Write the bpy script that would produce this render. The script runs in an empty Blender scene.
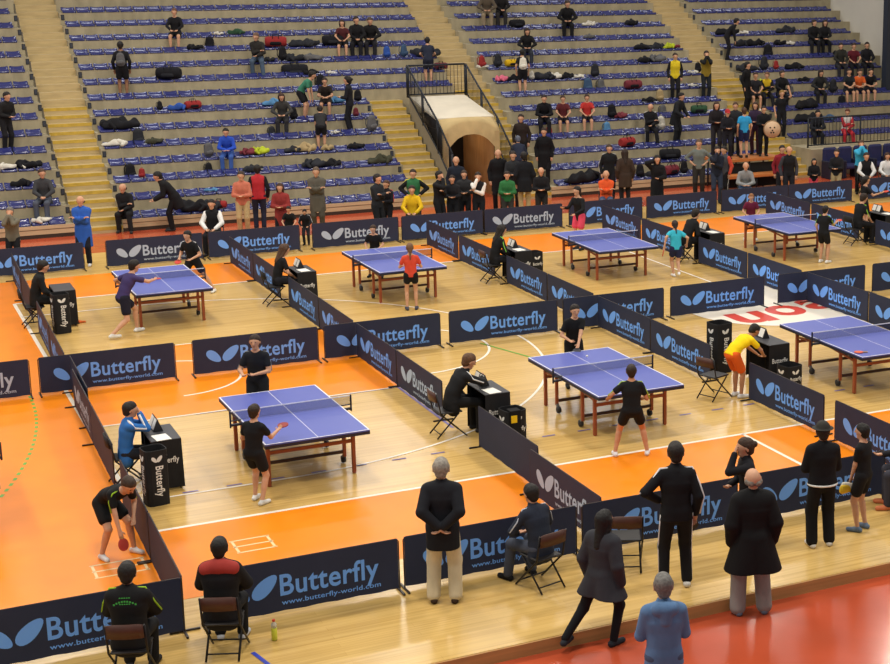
import bpy, math, random
import numpy as np
from mathutils import Vector, Matrix
random.seed(7)
PI = math.pi
SC = bpy.context.scene
COL = SC.collection
R = math.radians

# ------------------------------------------------------------------ camera
FPX, YAW, PITCH, ROLL, CAMZ = 1576.516, -0.497287, 0.217937, 0.0017, 7.6227
PPX, PPY = 230.63, -36.92
def cam_axes():
    cy, sy, cp, sp = math.cos(YAW), math.sin(YAW), math.cos(PITCH), math.sin(PITCH)
    f = Vector((-sy*cp, cy*cp, -sp)); r = Vector((cy, sy, 0)); u = r.cross(f)
    c, s = math.cos(ROLL), math.sin(ROLL)
    return c*r+s*u, -s*r+c*u, f
CR, CU, CF = cam_axes()
cd = bpy.data.cameras.new('camera'); cam = bpy.data.objects.new('camera', cd); COL.objects.link(cam)
cd.sensor_width = 36.0; cd.lens = FPX*36.0/890.0
cd.shift_x = -PPX/890.0; cd.shift_y = PPY/890.0
cd.clip_start = 0.1; cd.clip_end = 300
cam.matrix_world = Matrix(((CR.x, CU.x, -CF.x, 0), (CR.y, CU.y, -CF.y, 0), (CR.z, CU.z, -CF.z, CAMZ), (0, 0, 0, 1)))
SC.camera = cam

def at(px, py, z=0.0):
    """world point on the horizontal plane z that the photograph shows at pixel (px, py)"""
    d = CR*((px-PPX-445)/FPX) + CU*((332-py+PPY)/FPX) + CF
    t = (z-CAMZ)/d.z
    return Vector((d.x*t, d.y*t, z))
def pix(x, y, z):
    v = Vector((x, y, z-CAMZ)); w = v.dot(CF)
    return 445+PPX+FPX*v.dot(CR)/w, 332+PPY-FPX*v.dot(CU)/w
def x_at(px, y, z):
    lo, hi = -40.0, 70.0
    for _ in range(50):
        m = (lo+hi)/2
        if pix(m, y, z)[0] < px: lo = m
        else: hi = m
    return lo
# bleacher: row k has its seat front at (yk(k), zk(k))
def yk(k): return 44.35+0.695*k
def zk(k): return 0.33+0.40*k
def row_of(px, py):
    best, bk = 1e9, 0
    for k in range(0, 18):
        v = pix(x_at(px, yk(k), zk(k)), yk(k), zk(k))[1]
        if abs(v-py) < best: best, bk = abs(v-py), k
    return bk
FACE_CAM, AWAY, PRIGHT, PLEFT = 241.5, 61.5, -28.5, 151.5

# --------------------------------------------------------------- materials
def lin(c):
    if isinstance(c, str):
        c = [int(c[i:i+2], 16)/255 for i in (0, 2, 4)]
    return tuple(x/12.92 if x <= .04045 else ((x+.055)/1.055)**2.4 for x in c) + (1.0,)
MATS = {}
def mat(name, col, rough=.7, metal=0, spec=.4, var=0.0, vscale=8.0, coat=0.0, alpha=1.0, stretch=None, bump=0.0):
    key = (name, col, rough, metal, var, alpha)
    if key in MATS: return MATS[key]
    m = bpy.data.materials.new(name); m.use_nodes = True
    nt = m.node_tree; b = nt.nodes['Principled BSDF']
    c = lin(col)
    b.inputs['Base Color'].default_value = c
    b.inputs['Roughness'].default_value = rough
    b.inputs['Metallic'].default_value = metal
    b.inputs['Specular IOR Level'].default_value = spec
    b.inputs['Coat Weight'].default_value = coat
    b.inputs['Alpha'].default_value = alpha
    if var or bump:
        tc = nt.nodes.new('ShaderNodeTexCoord'); mp = nt.nodes.new('ShaderNodeMapping')
        nz = nt.nodes.new('ShaderNodeTexNoise'); nz.inputs['Scale'].default_value = vscale; nz.inputs['Detail'].default_value = 3
        if stretch: mp.inputs['Scale'].default_value = stretch
        nt.links.new(tc.outputs['Object'], mp.inputs['Vector']); nt.links.new(mp.outputs[0], nz.inputs['Vector'])
        if var:
            rp = nt.nodes.new('ShaderNodeValToRGB')
            rp.color_ramp.elements[0].position = .3; rp.color_ramp.elements[1].position = .7
            rp.color_ramp.elements[0].color = tuple(x*(1-var) for x in c[:3])+(1,)
            rp.color_ramp.elements[1].color = tuple(min(1, x*(1+var)) for x in c[:3])+(1,)
            nt.links.new(nz.outputs['Fac'], rp.inputs[0]); nt.links.new(rp.outputs[0], b.inputs['Base Color'])
        if bump:
            bp = nt.nodes.new('ShaderNodeBump'); bp.inputs['Strength'].default_value = bump; bp.inputs['Distance'].default_value = .02
            nt.links.new(nz.outputs['Fac'], bp.inputs['Height']); nt.links.new(bp.outputs[0], b.inputs['Normal'])
    MATS[key] = m
    return m
def cloth(col): return mat('fabric', col, rough=.85, spec=.25, var=.10, vscale=7, bump=.55, stretch=(1, 1, .55))
def skin(col='c99a7c'): return mat('skin', col, rough=.6, spec=.3)

# ------------------------------------------------------------ mesh builder
class MB:
    def __init__(s): s.v = []; s.f = []; s.m = []; s.sm = []
    def add(s, vs, fs, mi=0, smooth=False):
        o = len(s.v); s.v += [tuple(v) for v in vs]
        for f in fs: s.f.append(tuple(i+o for i in f)); s.m.append(mi); s.sm.append(smooth)
        return s
    def box(s, lo, hi, mi=0, M=None):
        (x0, y0, z0), (x1, y1, z1) = lo, hi
        vs = [Vector(p) for p in ((x0,y0,z0),(x1,y0,z0),(x1,y1,z0),(x0,y1,z0),(x0,y0,z1),(x1,y0,z1),(x1,y1,z1),(x0,y1,z1))]
        if M is not None: vs = [M @ v for v in vs]
        return s.add(vs, [(0,3,2,1),(4,5,6,7),(0,1,5,4),(1,2,6,5),(2,3,7,6),(3,0,4,7)], mi)
    def bbox(s, lo, hi, b=.01, mi=0, M=None):
        """box with chamfered edges"""
        (x0, y0, z0), (x1, y1, z1) = lo, hi
        b = min(b, (x1-x0)/2.01, (y1-y0)/2.01, (z1-z0)/2.01)
        vs = []; ix = {}
        for i, x in enumerate((x0, x1)):
            for j, y in enumerate((y0, y1)):
                for k, z in enumerate((z0, z1)):
                    sx, sy, sz = (b, -b)[i], (b, -b)[j], (b, -b)[k]
                    for a, p in enumerate(((x, y+sy, z+sz), (x+sx, y, z+sz), (x+sx, y+sy, z))):
                        ix[i, j, k, a] = len(vs); vs.append(Vector(p))
        if M is not None: vs = [M @ v for v in vs]
        fs = []
        for i in (0, 1):
            q = [ix[i,0,0,0], ix[i,0,1,0], ix[i,1,1,0], ix[i,1,0,0]]; fs.append(q if i == 0 else q[::-1])
            q = [ix[0,i,0,1], ix[1,i,0,1], ix[1,i,1,1], ix[0,i,1,1]]; fs.append(q if i == 0 else q[::-1])
            q = [ix[0,0,i,2], ix[0,1,i,2], ix[1,1,i,2], ix[1,0,i,2]]; fs.append(q if i == 0 else q[::-1])
        for i in (0, 1):
            for j in (0, 1):
                fs.append([ix[i,j,0,0], ix[i,j,1,0], ix[i,j,1,1], ix[i,j,0,1]])
                fs.append([ix[i,0,j,0], ix[i,1,j,0], ix[i,1,j,2], ix[i,0,j,2]])
                fs.append([ix[0,i,j,1], ix[1,i,j,1], ix[1,i,j,2], ix[0,i,j,2]])
                for k in (0, 1): fs.append([ix[i,j,k,0], ix[i,j,k,1], ix[i,j,k,2]])
        return s.add(vs, fs, mi)
    def bar(s, p0, p1, w, h, mi=0):
        """rectangular bar from p0 to p1"""
        p0, p1 = Vector(p0), Vector(p1); d = (p1-p0).normalized()
        up = Vector((0, 0, 1)) if abs(d.z) < .95 else Vector((0, 1, 0))
        r = d.cross(up).normalized(); u = r.cross(d)
        vs = [p+a*r*w/2+b*u*h/2 for p in (p0, p1) for a, b in ((-1,-1),(1,-1),(1,1),(-1,1))]
        return s.add(vs, [(0,3,2,1),(4,5,6,7),(0,1,5,4),(1,2,6,5),(2,3,7,6),(3,0,4,7)], mi)
    def tube(s, pts, rad, n=8, mi=0, caps=True):
        pts = [Vector(p) for p in pts]
        if not hasattr(rad, '__len__'): rad = [rad]*len(pts)
        vs = []; prev = None
        for i, p in enumerate(pts):
            d = (pts[min(i+1, len(pts)-1)]-pts[max(i-1, 0)]).normalized()
            if prev is None:
                a = Vector((0, 0, 1)) if abs(d.z) < .9 else Vector((1, 0, 0)); r = d.cross(a).normalized()
            else: r = (prev-d*prev.dot(d)).normalized()
            prev = r; u = d.cross(r)
            vs += [p+rad[i]*(math.cos(2*PI*j/n)*r+math.sin(2*PI*j/n)*u) for j in range(n)]
        fs = []
        for i in range(len(pts)-1):
            for j in range(n):
                a, b = i*n+j, i*n+(j+1) % n
                fs.append((a, b, b+n, a+n))
        s.add(vs, fs, mi, True)
        if caps:
            o = len(s.v)-len(vs)
            s.f.append(tuple(o+j for j in range(n))[::-1]); s.m.append(mi); s.sm.append(False)
            s.f.append(tuple(o+(len(pts)-1)*n+j for j in range(n))); s.m.append(mi); s.sm.append(False)
        return s
    def lathe(s, prof, n=16, c=(0, 0, 0), mi=0, M=None):
        vs = []; fs = []
        for r, z in prof: vs += [Vector((c[0]+r*math.cos(2*PI*j/n), c[1]+r*math.sin(2*PI*j/n), c[2]+z)) for j in range(n)]
        if M is not None: vs = [M @ v for v in vs]
        for i in range(len(prof)-1):
            for j in range(n):
                a, b = i*n+j, i*n+(j+1) % n
                fs.append((a, b, b+n, a+n))
        fs.append(tuple(range(n))[::-1]); fs.append(tuple((len(prof)-1)*n+j for j in range(n)))
        return s.add(vs, fs, mi, True)
    def ell(s, c, r, n=10, mi=0, M=None):
        prof = [(max(.02, math.sin(PI*i/n)), -math.cos(PI*i/n)) for i in range(n+1)]
        vs = []; fs = []; m = n+4
        for a, z in prof:
            for j in range(m):
                p = Vector((r[0]*a*math.cos(2*PI*j/m), r[1]*a*math.sin(2*PI*j/m), r[2]*z))
                if M is not None: p = M @ p
                vs.append(p+Vector(c))
        for i in range(n):
            for j in range(m):
                a, b = i*m+j, i*m+(j+1) % m
                fs.append((a, b, b+m, a+m))
        fs.append(tuple(range(m))[::-1]); fs.append(tuple(n*m+j for j in range(m)))
        return s.add(vs, fs, mi, True)
    def poly(s, pts, z, mi=0):
        return s.add([(p[0], p[1], z) for p in pts], [tuple(range(len(pts)))], mi)
    def mesh(s, name):
        me = bpy.data.meshes.new(name); me.from_pydata(s.v, [], s.f)
        me.polygons.foreach_set('material_index', s.m); me.polygons.foreach_set('use_smooth', s.sm)
        me.update(); return me
    def build(s, name, mats, parent=None, loc=None, rz=0.0):
        return obj(name, s.mesh(name), mats, parent, loc, rz)
def obj(name, me, mats, parent=None, loc=None, rz=0.0, own=False):
    o = bpy.data.objects.new(name, me); COL.objects.link(o)
    if not isinstance(mats, (list, tuple)): mats = [mats]
    if own:                                   # shared mesh, materials kept on the object
        while len(me.materials) < len(mats): me.materials.append(None)
        for i, m in enumerate(mats):
            o.material_slots[i].link = 'OBJECT'; o.material_slots[i].material = m
    elif len(me.materials) == 0:
        for m in mats: me.materials.append(m)
    if parent is not None: o.parent = parent
    if loc is not None: o.location = loc
    if rz: o.rotation_euler.z = rz
    return o
def tag(o, label=None, cat=None, group=None, kind=None):
    for k, v in (('label', label), ('category', cat), ('group', group), ('kind', kind)):
        if v: o[k] = v
    return o
def thing(name, label, cat, loc=(0, 0, 0), rz=0.0, group=None):
    o = bpy.data.objects.new(name, None); COL.objects.link(o); o.empty_display_size = .1
    o.location = loc; o.rotation_euler.z = rz
    return tag(o, label, cat, group)
def dup(root, loc, rz, label, group=None):
    def cp(o, par):
        c = o.copy(); COL.objects.link(c); c.parent = par
        for ch in o.children: cp(ch, c)
        return c
    c = cp(root, None); c.location = loc; c.rotation_euler.z = rz
    return tag(c, label, None, group)
def text_mesh(txt, bold=0.012, size=1.0, ext=0.0):
    cu = bpy.data.curves.new('lettering', 'FONT'); cu.body = txt; cu.size = size; cu.offset = bold; cu.extrude = ext
    cu.resolution_u = 4; cu.space_character = 1.0+bold*3
    o = bpy.data.objects.new('lettering', cu); COL.objects.link(o)
    dg = bpy.context.evaluated_depsgraph_get()
    me = bpy.data.meshes.new_from_object(o.evaluated_get(dg))
    bpy.data.objects.remove(o)
    m2 = bpy.data.meshes.new('lettering')                # plain flat faces, all turned the same way
    fs = []
    for p in me.polygons:
        v = list(p.vertices); a = sum((me.vertices[v[i]].co.x*me.vertices[v[(i+1) % len(v)]].co.y-me.vertices[v[(i+1) % len(v)]].co.x*me.vertices[v[i]].co.y) for i in range(len(v)))
        if abs(a) > 1e-9: fs.append(v if a > 0 else v[::-1])
    m2.from_pydata([tuple(v.co) for v in me.vertices], [], fs); m2.polygons.foreach_set('use_smooth', [False]*len(fs)); m2.update()
    return m2
def fit_text(me, x0, x1, z0, cap=None, y=0.0, M=None):
    """lay a text mesh upright in the XZ plane (facing -y) between x0 and x1 with its baseline at z0"""
    n = len(me.vertices); a = np.empty(n*3); me.vertices.foreach_get('co', a); a = a.reshape(n, 3)
    sx = (x1-x0)/(a[:, 0].max()-a[:, 0].min()); sz = sx if cap is None else cap
    b = np.stack([(a[:, 0]-a[:, 0].min())*sx+x0, np.full(n, y), a[:, 1]*sz+z0], 1)
    if M is not None: b = np.array([M @ Vector(p) for p in b])
    me.vertices.foreach_set('co', b.ravel()); me.update(); return me
# ------------------------------------------------------------ the setting
def wood_mat(name, base, dark, rough, axis_len=(.12, 6.0, 1)):
    m = bpy.data.materials.new(name); m.use_nodes = True; nt = m.node_tree; b = nt.nodes['Principled BSDF']
    tc = nt.nodes.new('ShaderNodeTexCoord'); mp = nt.nodes.new('ShaderNodeMapping'); mp.inputs['Scale'].default_value = axis_len
    n1 = nt.nodes.new('ShaderNodeTexNoise'); n1.inputs['Scale'].default_value = 3.0; n1.inputs['Detail'].default_value = 4
    br = nt.nodes.new('ShaderNodeTexBrick'); br.inputs['Scale'].default_value = 1.0
    br.inputs['Brick Width'].default_value = 1.8; br.inputs['Row Height'].default_value = .12
    br.inputs['Mortar Size'].default_value = .003; br.inputs['Color1'].default_value = (.38, .38, .38, 1)
    br.inputs['Color2'].default_value = (.66, .66, .66, 1); br.inputs['Mortar'].default_value = (.2, .2, .2, 1)
    n2 = nt.nodes.new('ShaderNodeTexNoise'); n2.inputs['Scale'].default_value = .35
    mx = nt.nodes.new('ShaderNodeMath'); mx.operation = 'ADD'; mx2 = nt.nodes.new('ShaderNodeMath'); mx2.operation = 'MULTIPLY_ADD'
    mx2.inputs[1].default_value = .5; rp = nt.nodes.new('ShaderNodeValToRGB')
    rp.color_ramp.elements[0].color = lin(dark); rp.color_ramp.elements[0].position = .55
    rp.color_ramp.elements[1].color = lin(base); rp.color_ramp.elements[1].position = 1.15 if False else 1.0
    nt.links.new(tc.outputs['Object'], mp.inputs[0]); nt.links.new(mp.outputs[0], n1.inputs[0])
    nt.links.new(tc.outputs['Object'], br.inputs[0]); nt.links.new(tc.outputs['Object'], n2.inputs[0])
    nt.links.new(br.outputs['Color'], mx2.inputs[0]); nt.links.new(n1.outputs['Fac'], mx2.inputs[2])
    nt.links.new(mx2.outputs[0], mx.inputs[0])
    s = nt.nodes.new('ShaderNodeMath'); s.operation = 'MULTIPLY_ADD'; s.inputs[1].default_value = .3; s.inputs[2].default_value = -.02
    nt.links.new(n2.outputs['Fac'], s.inputs[0]); nt.links.new(s.outputs[0], mx.inputs[1])
    nt.links.new(mx.outputs[0], rp.inputs[0]); nt.links.new(rp.outputs[0], b.inputs['Base Color'])
    b.inputs['Roughness'].default_value = rough; b.inputs['Specular IOR Level'].default_value = .35
    return m
M_wood = wood_mat('court_wood', 'd6b26c', 'b8924e', .23)
M_orange = mat('orange_paint', 'f08812', rough=.34, spec=.2, var=.06, vscale=1.5)
M_red = mat('red_rubber', 'bd5234', rough=.14, spec=.6, bump=.06, var=.08, vscale=1.2)
M_edge = mat('platform_edge_wood', 'bd9058', rough=.6, var=.12, vscale=4, stretch=(.3, 1, 6))
M_line = mat('white_line', 'efe6d6', rough=.4)
M_conc = mat('concrete', 'a0967c', rough=.85, var=.16, vscale=2.5, stretch=(1.5, 1, .6), bump=.15)
M_conc2 = mat('concrete_tread', '827658', rough=.85, var=.12, vscale=3)
M_stair = mat('stair_wood', 'b8a376', rough=.7, var=.12, vscale=5, stretch=(.4, 3, 3))
M_nose = mat('stair_nosing', 'bf9f3f', rough=.7, var=.15, vscale=6)
M_wallm = mat('wall_paint', 'c9c4b8', rough=.9, var=.04, vscale=1.0)
M_bench = mat('bench_front', 'bda884', rough=.7, var=.1, vscale=4, stretch=(.3, 1, 4))
M_darkm = mat('black_metal', '20242c', rough=.45, metal=.3)

XL, XR = -14.0, 36.0
st = lambda o: tag(o, kind='structure')
b = MB(); b.box((XL-4, -3, -.36), (48, 41.5, -.16)); b.box((XL-4, 41.5, -.36), (48, 62, 0)); st(b.build('floor', M_red))
b = MB(); b.box((XL, 15.22, -.17), (44, 41.5, 0)); st(b.build('floor_court', M_wood))
b = MB(); b.box((XL, 15.195, -.165), (44, 15.222, -.006)); st(b.build('trim_1', M_edge))

# painted court
Y0, Y1, X0, YM = 20.7, 36.2, 3.3, 28.4
e = .003
p = MB()
p.box((XL, 18.24, -.01), (44, Y0, e)); p.box((XL, Y1, -.01), (44, 38.7, e)); p.box((XL, Y0, -.01), (X0, Y1, e))
p.box((X0, YM-2.45, -.01), (9.1, YM+2.45, e))
tag(p.build('floor_paint', M_orange), kind='structure')
l = MB(); w = .05
def seg(x0, y0, x1, y1, w=.05, z=.0055, mb=l, mi=0):
    d = Vector((x1-x0, y1-y0, 0)).normalized(); n = Vector((-d.y, d.x, 0))*w/2
    mb.add([(x0-n.x, y0-n.y, z), (x1-n.x, y1-n.y, z), (x1+n.x, y1+n.y, z), (x0+n.x, y0+n.y, z)], [(0, 1, 2, 3)], mi)
def arc(cx, cy, r, a0, a1, w=.05, n=48, z=.0055, mb=l, mi=0, dash=None):
    for i in range(n):
        if dash and i % dash: continue
        t0, t1 = a0+(a1-a0)*i/n, a0+(a1-a0)*(i+1)/n
        mb.add([(cx+(r+s)*math.cos(t), cy+(r+s)*math.sin(t), z) for t, s in ((t0, -w/2), (t0, w/2), (t1, w/2), (t1, -w/2))], [(0, 1, 2, 3)], mi)
seg(X0, Y0, 44, Y0, .07); seg(X0, Y1, 44, Y1, .07); seg(X0, Y0, X0, Y1, .07)
seg(X0, YM-2.45, 9.1, YM-2.45); seg(X0, YM+2.45, 9.1, YM+2.45); seg(9.1, YM-2.45, 9.1, YM+2.45)
arc(9.2, YM, 1.87, -PI/2, PI/2)
arc(5.45, YM, 6.4, -PI/2, PI/2, n=90); seg(X0, 22.0, 5.45, 22.0); seg(X0, 34.8, 5.45, 34.8)
arc(5.05, YM, 1.25, -PI/2, PI/2)
seg(17.8, Y0, 17.8, Y1)
seg(12.46, 18.24, 12.46, Y0, .06)
lb = MB()
for (a0, a1, b0, b1) in ((4.17, 4.63, 19.41, 19.85), (2.43, 3.03, 19.40, 19.84)):
    for y in (b0, (b0+b1)/2, b1): seg(a0-.03, y, a1+.03, y, .035, mb=lb)
    for x in (a0, a1): seg(x, b0, x, b1, .035, mb=lb)
st(l.build('floor_lines', M_line)); st(lb.build('floor_box_marks', mat('worn_white_line', 'efcf9a', rough=.5)))
l2 = MB()
seg(8.5, 23.2, 8.5, 26.0, .05, mb=l2)
for i in range(22): seg(4.0+i*.62, 22.08, 4.22+i*.62, 22.08, .045, mb=l2)
seg(5.0, 26.2-.28, 8.4, 26.2-.28, .02, mb=l2)
st(l2.build('floor_purple_lines', mat('purple_line', '6a5f94', rough=.5)))
l3 = MB(); lt = MB(); seg(3.82, 15.3, 3.60, 16.4, .05, mb=lt); st(lt.build('floor_blue_tape', mat('blue_tape', '3040b0', rough=.4)))
arc(-11.3, 28.3, 14.0, -.5, .1, w=.05, n=70, dash=2, mb=l3)
seg(10.95, 28.2, 11.4, 26.7, .04, mb=l3); seg(15.78, 25.74, 16.15, 26.3, .04, mb=l3)
st(l3.build('floor_green_lines', mat('green_line', '5fa436', rough=.5)))
# white centre circle with red letters
c = MB(); c.poly([(17.8+1.95*math.cos(2*PI*i/60), YM+1.95*math.sin(2*PI*i/60)) for i in range(60)], .006)
st(c.build('floor_centre_circle', M_line))
M_redpaint = mat('red_paint', 'cc4433', rough=.45)
for i, ch in enumerate('uoa'):
    me = text_mesh(ch, .03); n = len(me.vertices); a = np.empty(n*3); me.vertices.foreach_get('co', a); a = a.reshape(n, 3)
    a[:, 0] = (a[:, 0]-a[:, 0].min())/(a[:, 0].max()-a[:, 0].min())*.86+16.35+i*.98
    a[:, 1] = (a[:, 1]-a[:, 1].min())/(a[:, 1].max()-a[:, 1].min())*.95+27.1+.22*i; a[:, 2] = .008
    me.vertices.foreach_set('co', a.ravel()); me.update()
    st(obj('floor_letter', me, M_redpaint))

# terraces
BLK = dict(left=(-13.0, 5.72), left_centre=(6.95, 15.40), right_centre=(19.68, 28.0), right=(29.3, 36.0))
NROW = 18
def tier(x0, x1, k0, k1, name):
    b = MB()
    for k in range(k0, k1):
        b.box((x0, yk(k), zk(k)-.42 if k > k0 else 0), (x1, yk(k)+.75, zk(k)), 0)
    st(b.build(name, [M_conc]))
tier(-13, 5.72, 0, NROW, 'bleacher_terrace'); tier(6.95, 15.40, 0, 7, 'bleacher_terrace')
b = MB(); 
for k in range(7, NROW): b.box((6.95, yk(k), zk(k)-.42 if k > 7 else 2.3), (18.42, yk(k)+.75, zk(k)))
st(b.build('bleacher_terrace', M_conc))
tier(19.68, 28.0, 0, NROW, 'bleacher_terrace'); tier(29.3, 36.0, 2, NROW, 'bleacher_terrace')
# bench fronts along the lowest row
b = MB()
for x0, x1 in ((-13, 5.72), (6.95, 15.4), (19.68, 28.0)):
    b.box((x0, yk(0)-.03, .10), (x1, yk(0), .22)); b.box((x0, yk(0)-.05, .24), (x1, yk(0)+.01, .335))
st(b.build('trim_2', M_bench))
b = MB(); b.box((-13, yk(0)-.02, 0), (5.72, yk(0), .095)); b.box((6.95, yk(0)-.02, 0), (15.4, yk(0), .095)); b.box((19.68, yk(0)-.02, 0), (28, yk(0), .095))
st(b.build('bench_shadow_strip', mat('painted_bench_shadow', '3a2d24', rough=.8)))  # dark strip standing in for the shadow under the bench overhang
def stairs(x0, x1, k0, k1):
    b = MB(); n = MB()
    for i in range(k0*2, k1*2):
        y = yk(0)+.3475*i-.02; z = .165+.2*i
        b.box((x0, y, max(0, z-.45)), (x1, y+.40, z))
        if i < 15: n.box((x0, y-.006, z-.085), (x1, y+.05, z+.004))
    st(b.build('aisle_stairs', M_stair)); 
    if len(n.v): st(n.build('stair_nosing', M_nose))
stairs(5.72, 6.95, 0, NROW); stairs(15.40, 16.52, 0, 7); stairs(18.44, 19.68, 0, NROW); stairs(28.0, 29.3, 0, NROW)
# right: raised front with dark wall
b = MB(); b.box((29.3, yk(0), 0), (36.0, yk(2)+.02, .92)); st(b.build('bleacher_terrace', M_conc))
# walls
b = MB(); b.box((36.0, 30, -.2), (36.3, 62, 16)); st(b.build('wall_right', M_wallm))
b = MB(); b.box((XL-4, yk(NROW)+.05, -.2), (36.3, yk(NROW)+.35, 16)); st(b.build('wall_back', M_wallm))
b = MB(); px0 = x_at(885.5, yk(6)-.3, zk(5)); b.box((px0, yk(6)-.30, zk(5)), (36.0, yk(6)-.02, 14)); st(b.build('pillar', mat('dark_post', '232a38', rough=.6)))

# ------------------------------------------------------------------- seats
def seat_profile():
    b = MB(); nu, nv = 7, 5; W = .205
    prof = [(0.0, .012), (.02, .062), (.13, .050), (.27, .058), (.36, .12), (.385, .155)]
    top = []
    for j, (y, z) in enumerate(prof):
        for i in range(nu):
            t = -1+2*i/(nu-1); zz = z+.022*t*t*(1 if j > 0 else .1); top.append((t*W*(1-.05*(j in (0, 5))), y+.012*(1-t*t)*(1 if j == 5 else 0), zz))
    nj = len(prof); vs = list(top)+[(x, y+.004, max(0, z-.03) if j else 0) for (x, y, z), j in zip(top, [q//nu for q in range(nu*nj)])]
    fs = []; o = nu*nj
    for j in range(nj-1):
        for i in range(nu-1):
            a = j*nu+i; fs.append((a, a+1, a+nu+1, a+nu)); fs.append((o+a, o+a+nu, o+a+nu+1, o+a+1))
    for i in range(nu-1):
        fs.append((i, o+i, o+i+1, i+1)); a = (nj-1)*nu+i; fs.append((a, a+1, o+a+1, o+a))
    for j in range(nj-1):
        a = j*nu; fs.append((a, a+nu, o+a+nu, o+a)); a += nu-1; fs.append((a, o+a, o+a+nu, a+nu))
    b.add(vs, fs, 0, True)
    b.box((-.05, .08, 0), (.05, .30, .045))
    return b
M_seat = mat('blue_plastic_seat', '2a2e68', rough=.2, spec=.6, var=.1, vscale=.7)
sb = seat_profile(); seat_me = sb.mesh('stadium_seat')
SEATS = []
def row_seats(x0, x1, k, block):
    n = int((x1-x0)/.437); off = (x1-x0-n*.437)/2
    for i in range(n): SEATS.append((x0+off+.437*(i+.5), k, block, i, n))
for k in range(0, NROW):
    row_seats(1.0, 5.66, k, 'left'); row_seats(7.0, 15.38 if k < 7 else 18.40, k, 'left-centre')
    row_seats(19.72, 27.95, k, 'right-centre')
    if k >= 2: row_seats(29.35, 35.7 if k > 6 else 35.1, k, 'right')
ORD = ['lowest', 'second', 'third', 'fourth', 'fifth', 'sixth', 'seventh', 'eighth', 'ninth', 'tenth', 'eleventh', 'twelfth', 'thirteenth', 'fourteenth', 'fifteenth', 'sixteenth', 'seventeenth', 'top']
def in_view(s):
    u, v = pix(s[0], yk(s[1])+.2, zk(s[1])+.06)
    return -6 < u < 896 and -4 < v < 664
vis = sorted([s for s in SEATS if in_view(s)], key=lambda s: (s[0]**2+yk(s[1])**2))
near = vis[:300]; rest = [s for s in SEATS if s not in set(near)]
for (x, k, block, i, n) in near:
    o = obj('stadium_seat', seat_me, M_seat, None, (x, yk(k)-.015, zk(k)+.001))
    tag(o, 'blue plastic seat pad on the %s bleacher row of the %s block' % (ORD[k], block), 'seat', 'blue seats on the %s row of the %s block' % (ORD[k], block))
nv = len(sb.v); allv = np.array(sb.v); AV = []; AF = []; AS = []
for q, (x, k, *_r) in enumerate(rest):
    AV.append(allv+np.array([x, yk(k)-.015, zk(k)+.001])); AF += [tuple(i+q*nv for i in f) for f in sb.f]; AS += sb.sm
me = bpy.data.meshes.new('stadium_seats'); me.from_pydata(np.concatenate(AV).tolist(), [], AF); me.polygons.foreach_set('use_smooth', AS); me.update()
tag(obj('stadium_seat_rows', me, M_seat), 'blue plastic seat pads filling the upper bleacher rows', 'seats', None, 'stuff')
# small dark row markers at the aisle ends of the risers
proto = None; nrow = 0
for (x, side, blk) in ((5.66, 'left of the first aisle', 0), (7.03, 'right of the first aisle', 1), (15.3, 'left of the tunnel stairs', 2), (29.36, 'right of the last aisle', 3)):
    for k in range(1, 14):
        if blk == 2 and k > 6 or blk == 3 and k < 3: continue
        if proto is None:
            b = MB(); b.bbox((-.05, -.02, 0), (.05, 0, .17), .008); b.box((-.035, -.024, .02), (.035, -.019, .15), 1)
            proto = b.mesh('row_marker')
        o = obj('row_marker', proto, [M_darkm, mat('marker_face', '3a3f4a', rough=.4)], None, (x, yk(k)-.001, zk(k)-.22))
        tag(o, 'small dark row marker on the %s bleacher riser, %s' % (ORD[k], side), 'sign', 'row markers at the aisle ends')
# dark plates standing in for the shade on the seat ends beside the first aisle
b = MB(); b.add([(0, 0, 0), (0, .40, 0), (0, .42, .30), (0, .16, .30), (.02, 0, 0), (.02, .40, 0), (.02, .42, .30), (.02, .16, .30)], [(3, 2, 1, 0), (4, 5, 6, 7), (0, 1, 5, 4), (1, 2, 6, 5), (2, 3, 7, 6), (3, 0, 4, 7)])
epm = b.mesh('row_end_shade')
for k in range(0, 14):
    tag(obj('row_end_shade', epm, mat('painted_end_shade', '4a4236', rough=.3), None, (5.67, yk(k)+.02, zk(k)+.002)), 'painted shade at the aisle end of the %s bleacher row, left block' % ORD[k], 'panel', 'painted shade on row ends beside the first aisle')

# ------------------------------------------------------ tunnel and railings
M_canvas = mat('white_canvas', 'd9d0bd', rough=.8, var=.06, vscale=2)
M_beige = mat('beige_canvas', 'c0a878', rough=.8, var=.1, vscale=3)
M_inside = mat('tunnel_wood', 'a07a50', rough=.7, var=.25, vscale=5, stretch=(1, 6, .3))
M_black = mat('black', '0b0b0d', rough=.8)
tx0, tx1 = 16.56, 18.40
TN = thing('entrance_tunnel', 'entrance tunnel with white canvas roof and beige arched mouth between the stairs', 'tunnel', (17.5, 44.3, 0))
def tl(v): return (v[0]-17.5, v[1]-44.3, v[2])
b = MB(); q = [(tx0, 48.25, 2.92), (tx1, 48.25, 2.92), (tx1+.02, 45.8, 2.46), (tx0-.02, 45.8, 2.46)]
b.add([tl(v) for v in q]+[tl((v[0], v[1], v[2]-.06)) for v in q], [(3, 2, 1, 0), (4, 5, 6, 7), (0, 1, 5, 4), (1, 2, 6, 5), (2, 3, 7, 6), (3, 0, 4, 7)])
b.build('roof_sheet', M_canvas, TN)
b = MB(); N = 20; vs = []; fs = []
def hz(t, zc, zs): return zc-(zc-zs)*abs(t)**2.4
hoops = [(45.8, 2.47, 2.42, .95), (45.42, 2.46, 2.14, .95), (45.38, 2.36, 2.02, .95), (45.36, 1.98, 1.52, .80)]
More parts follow.
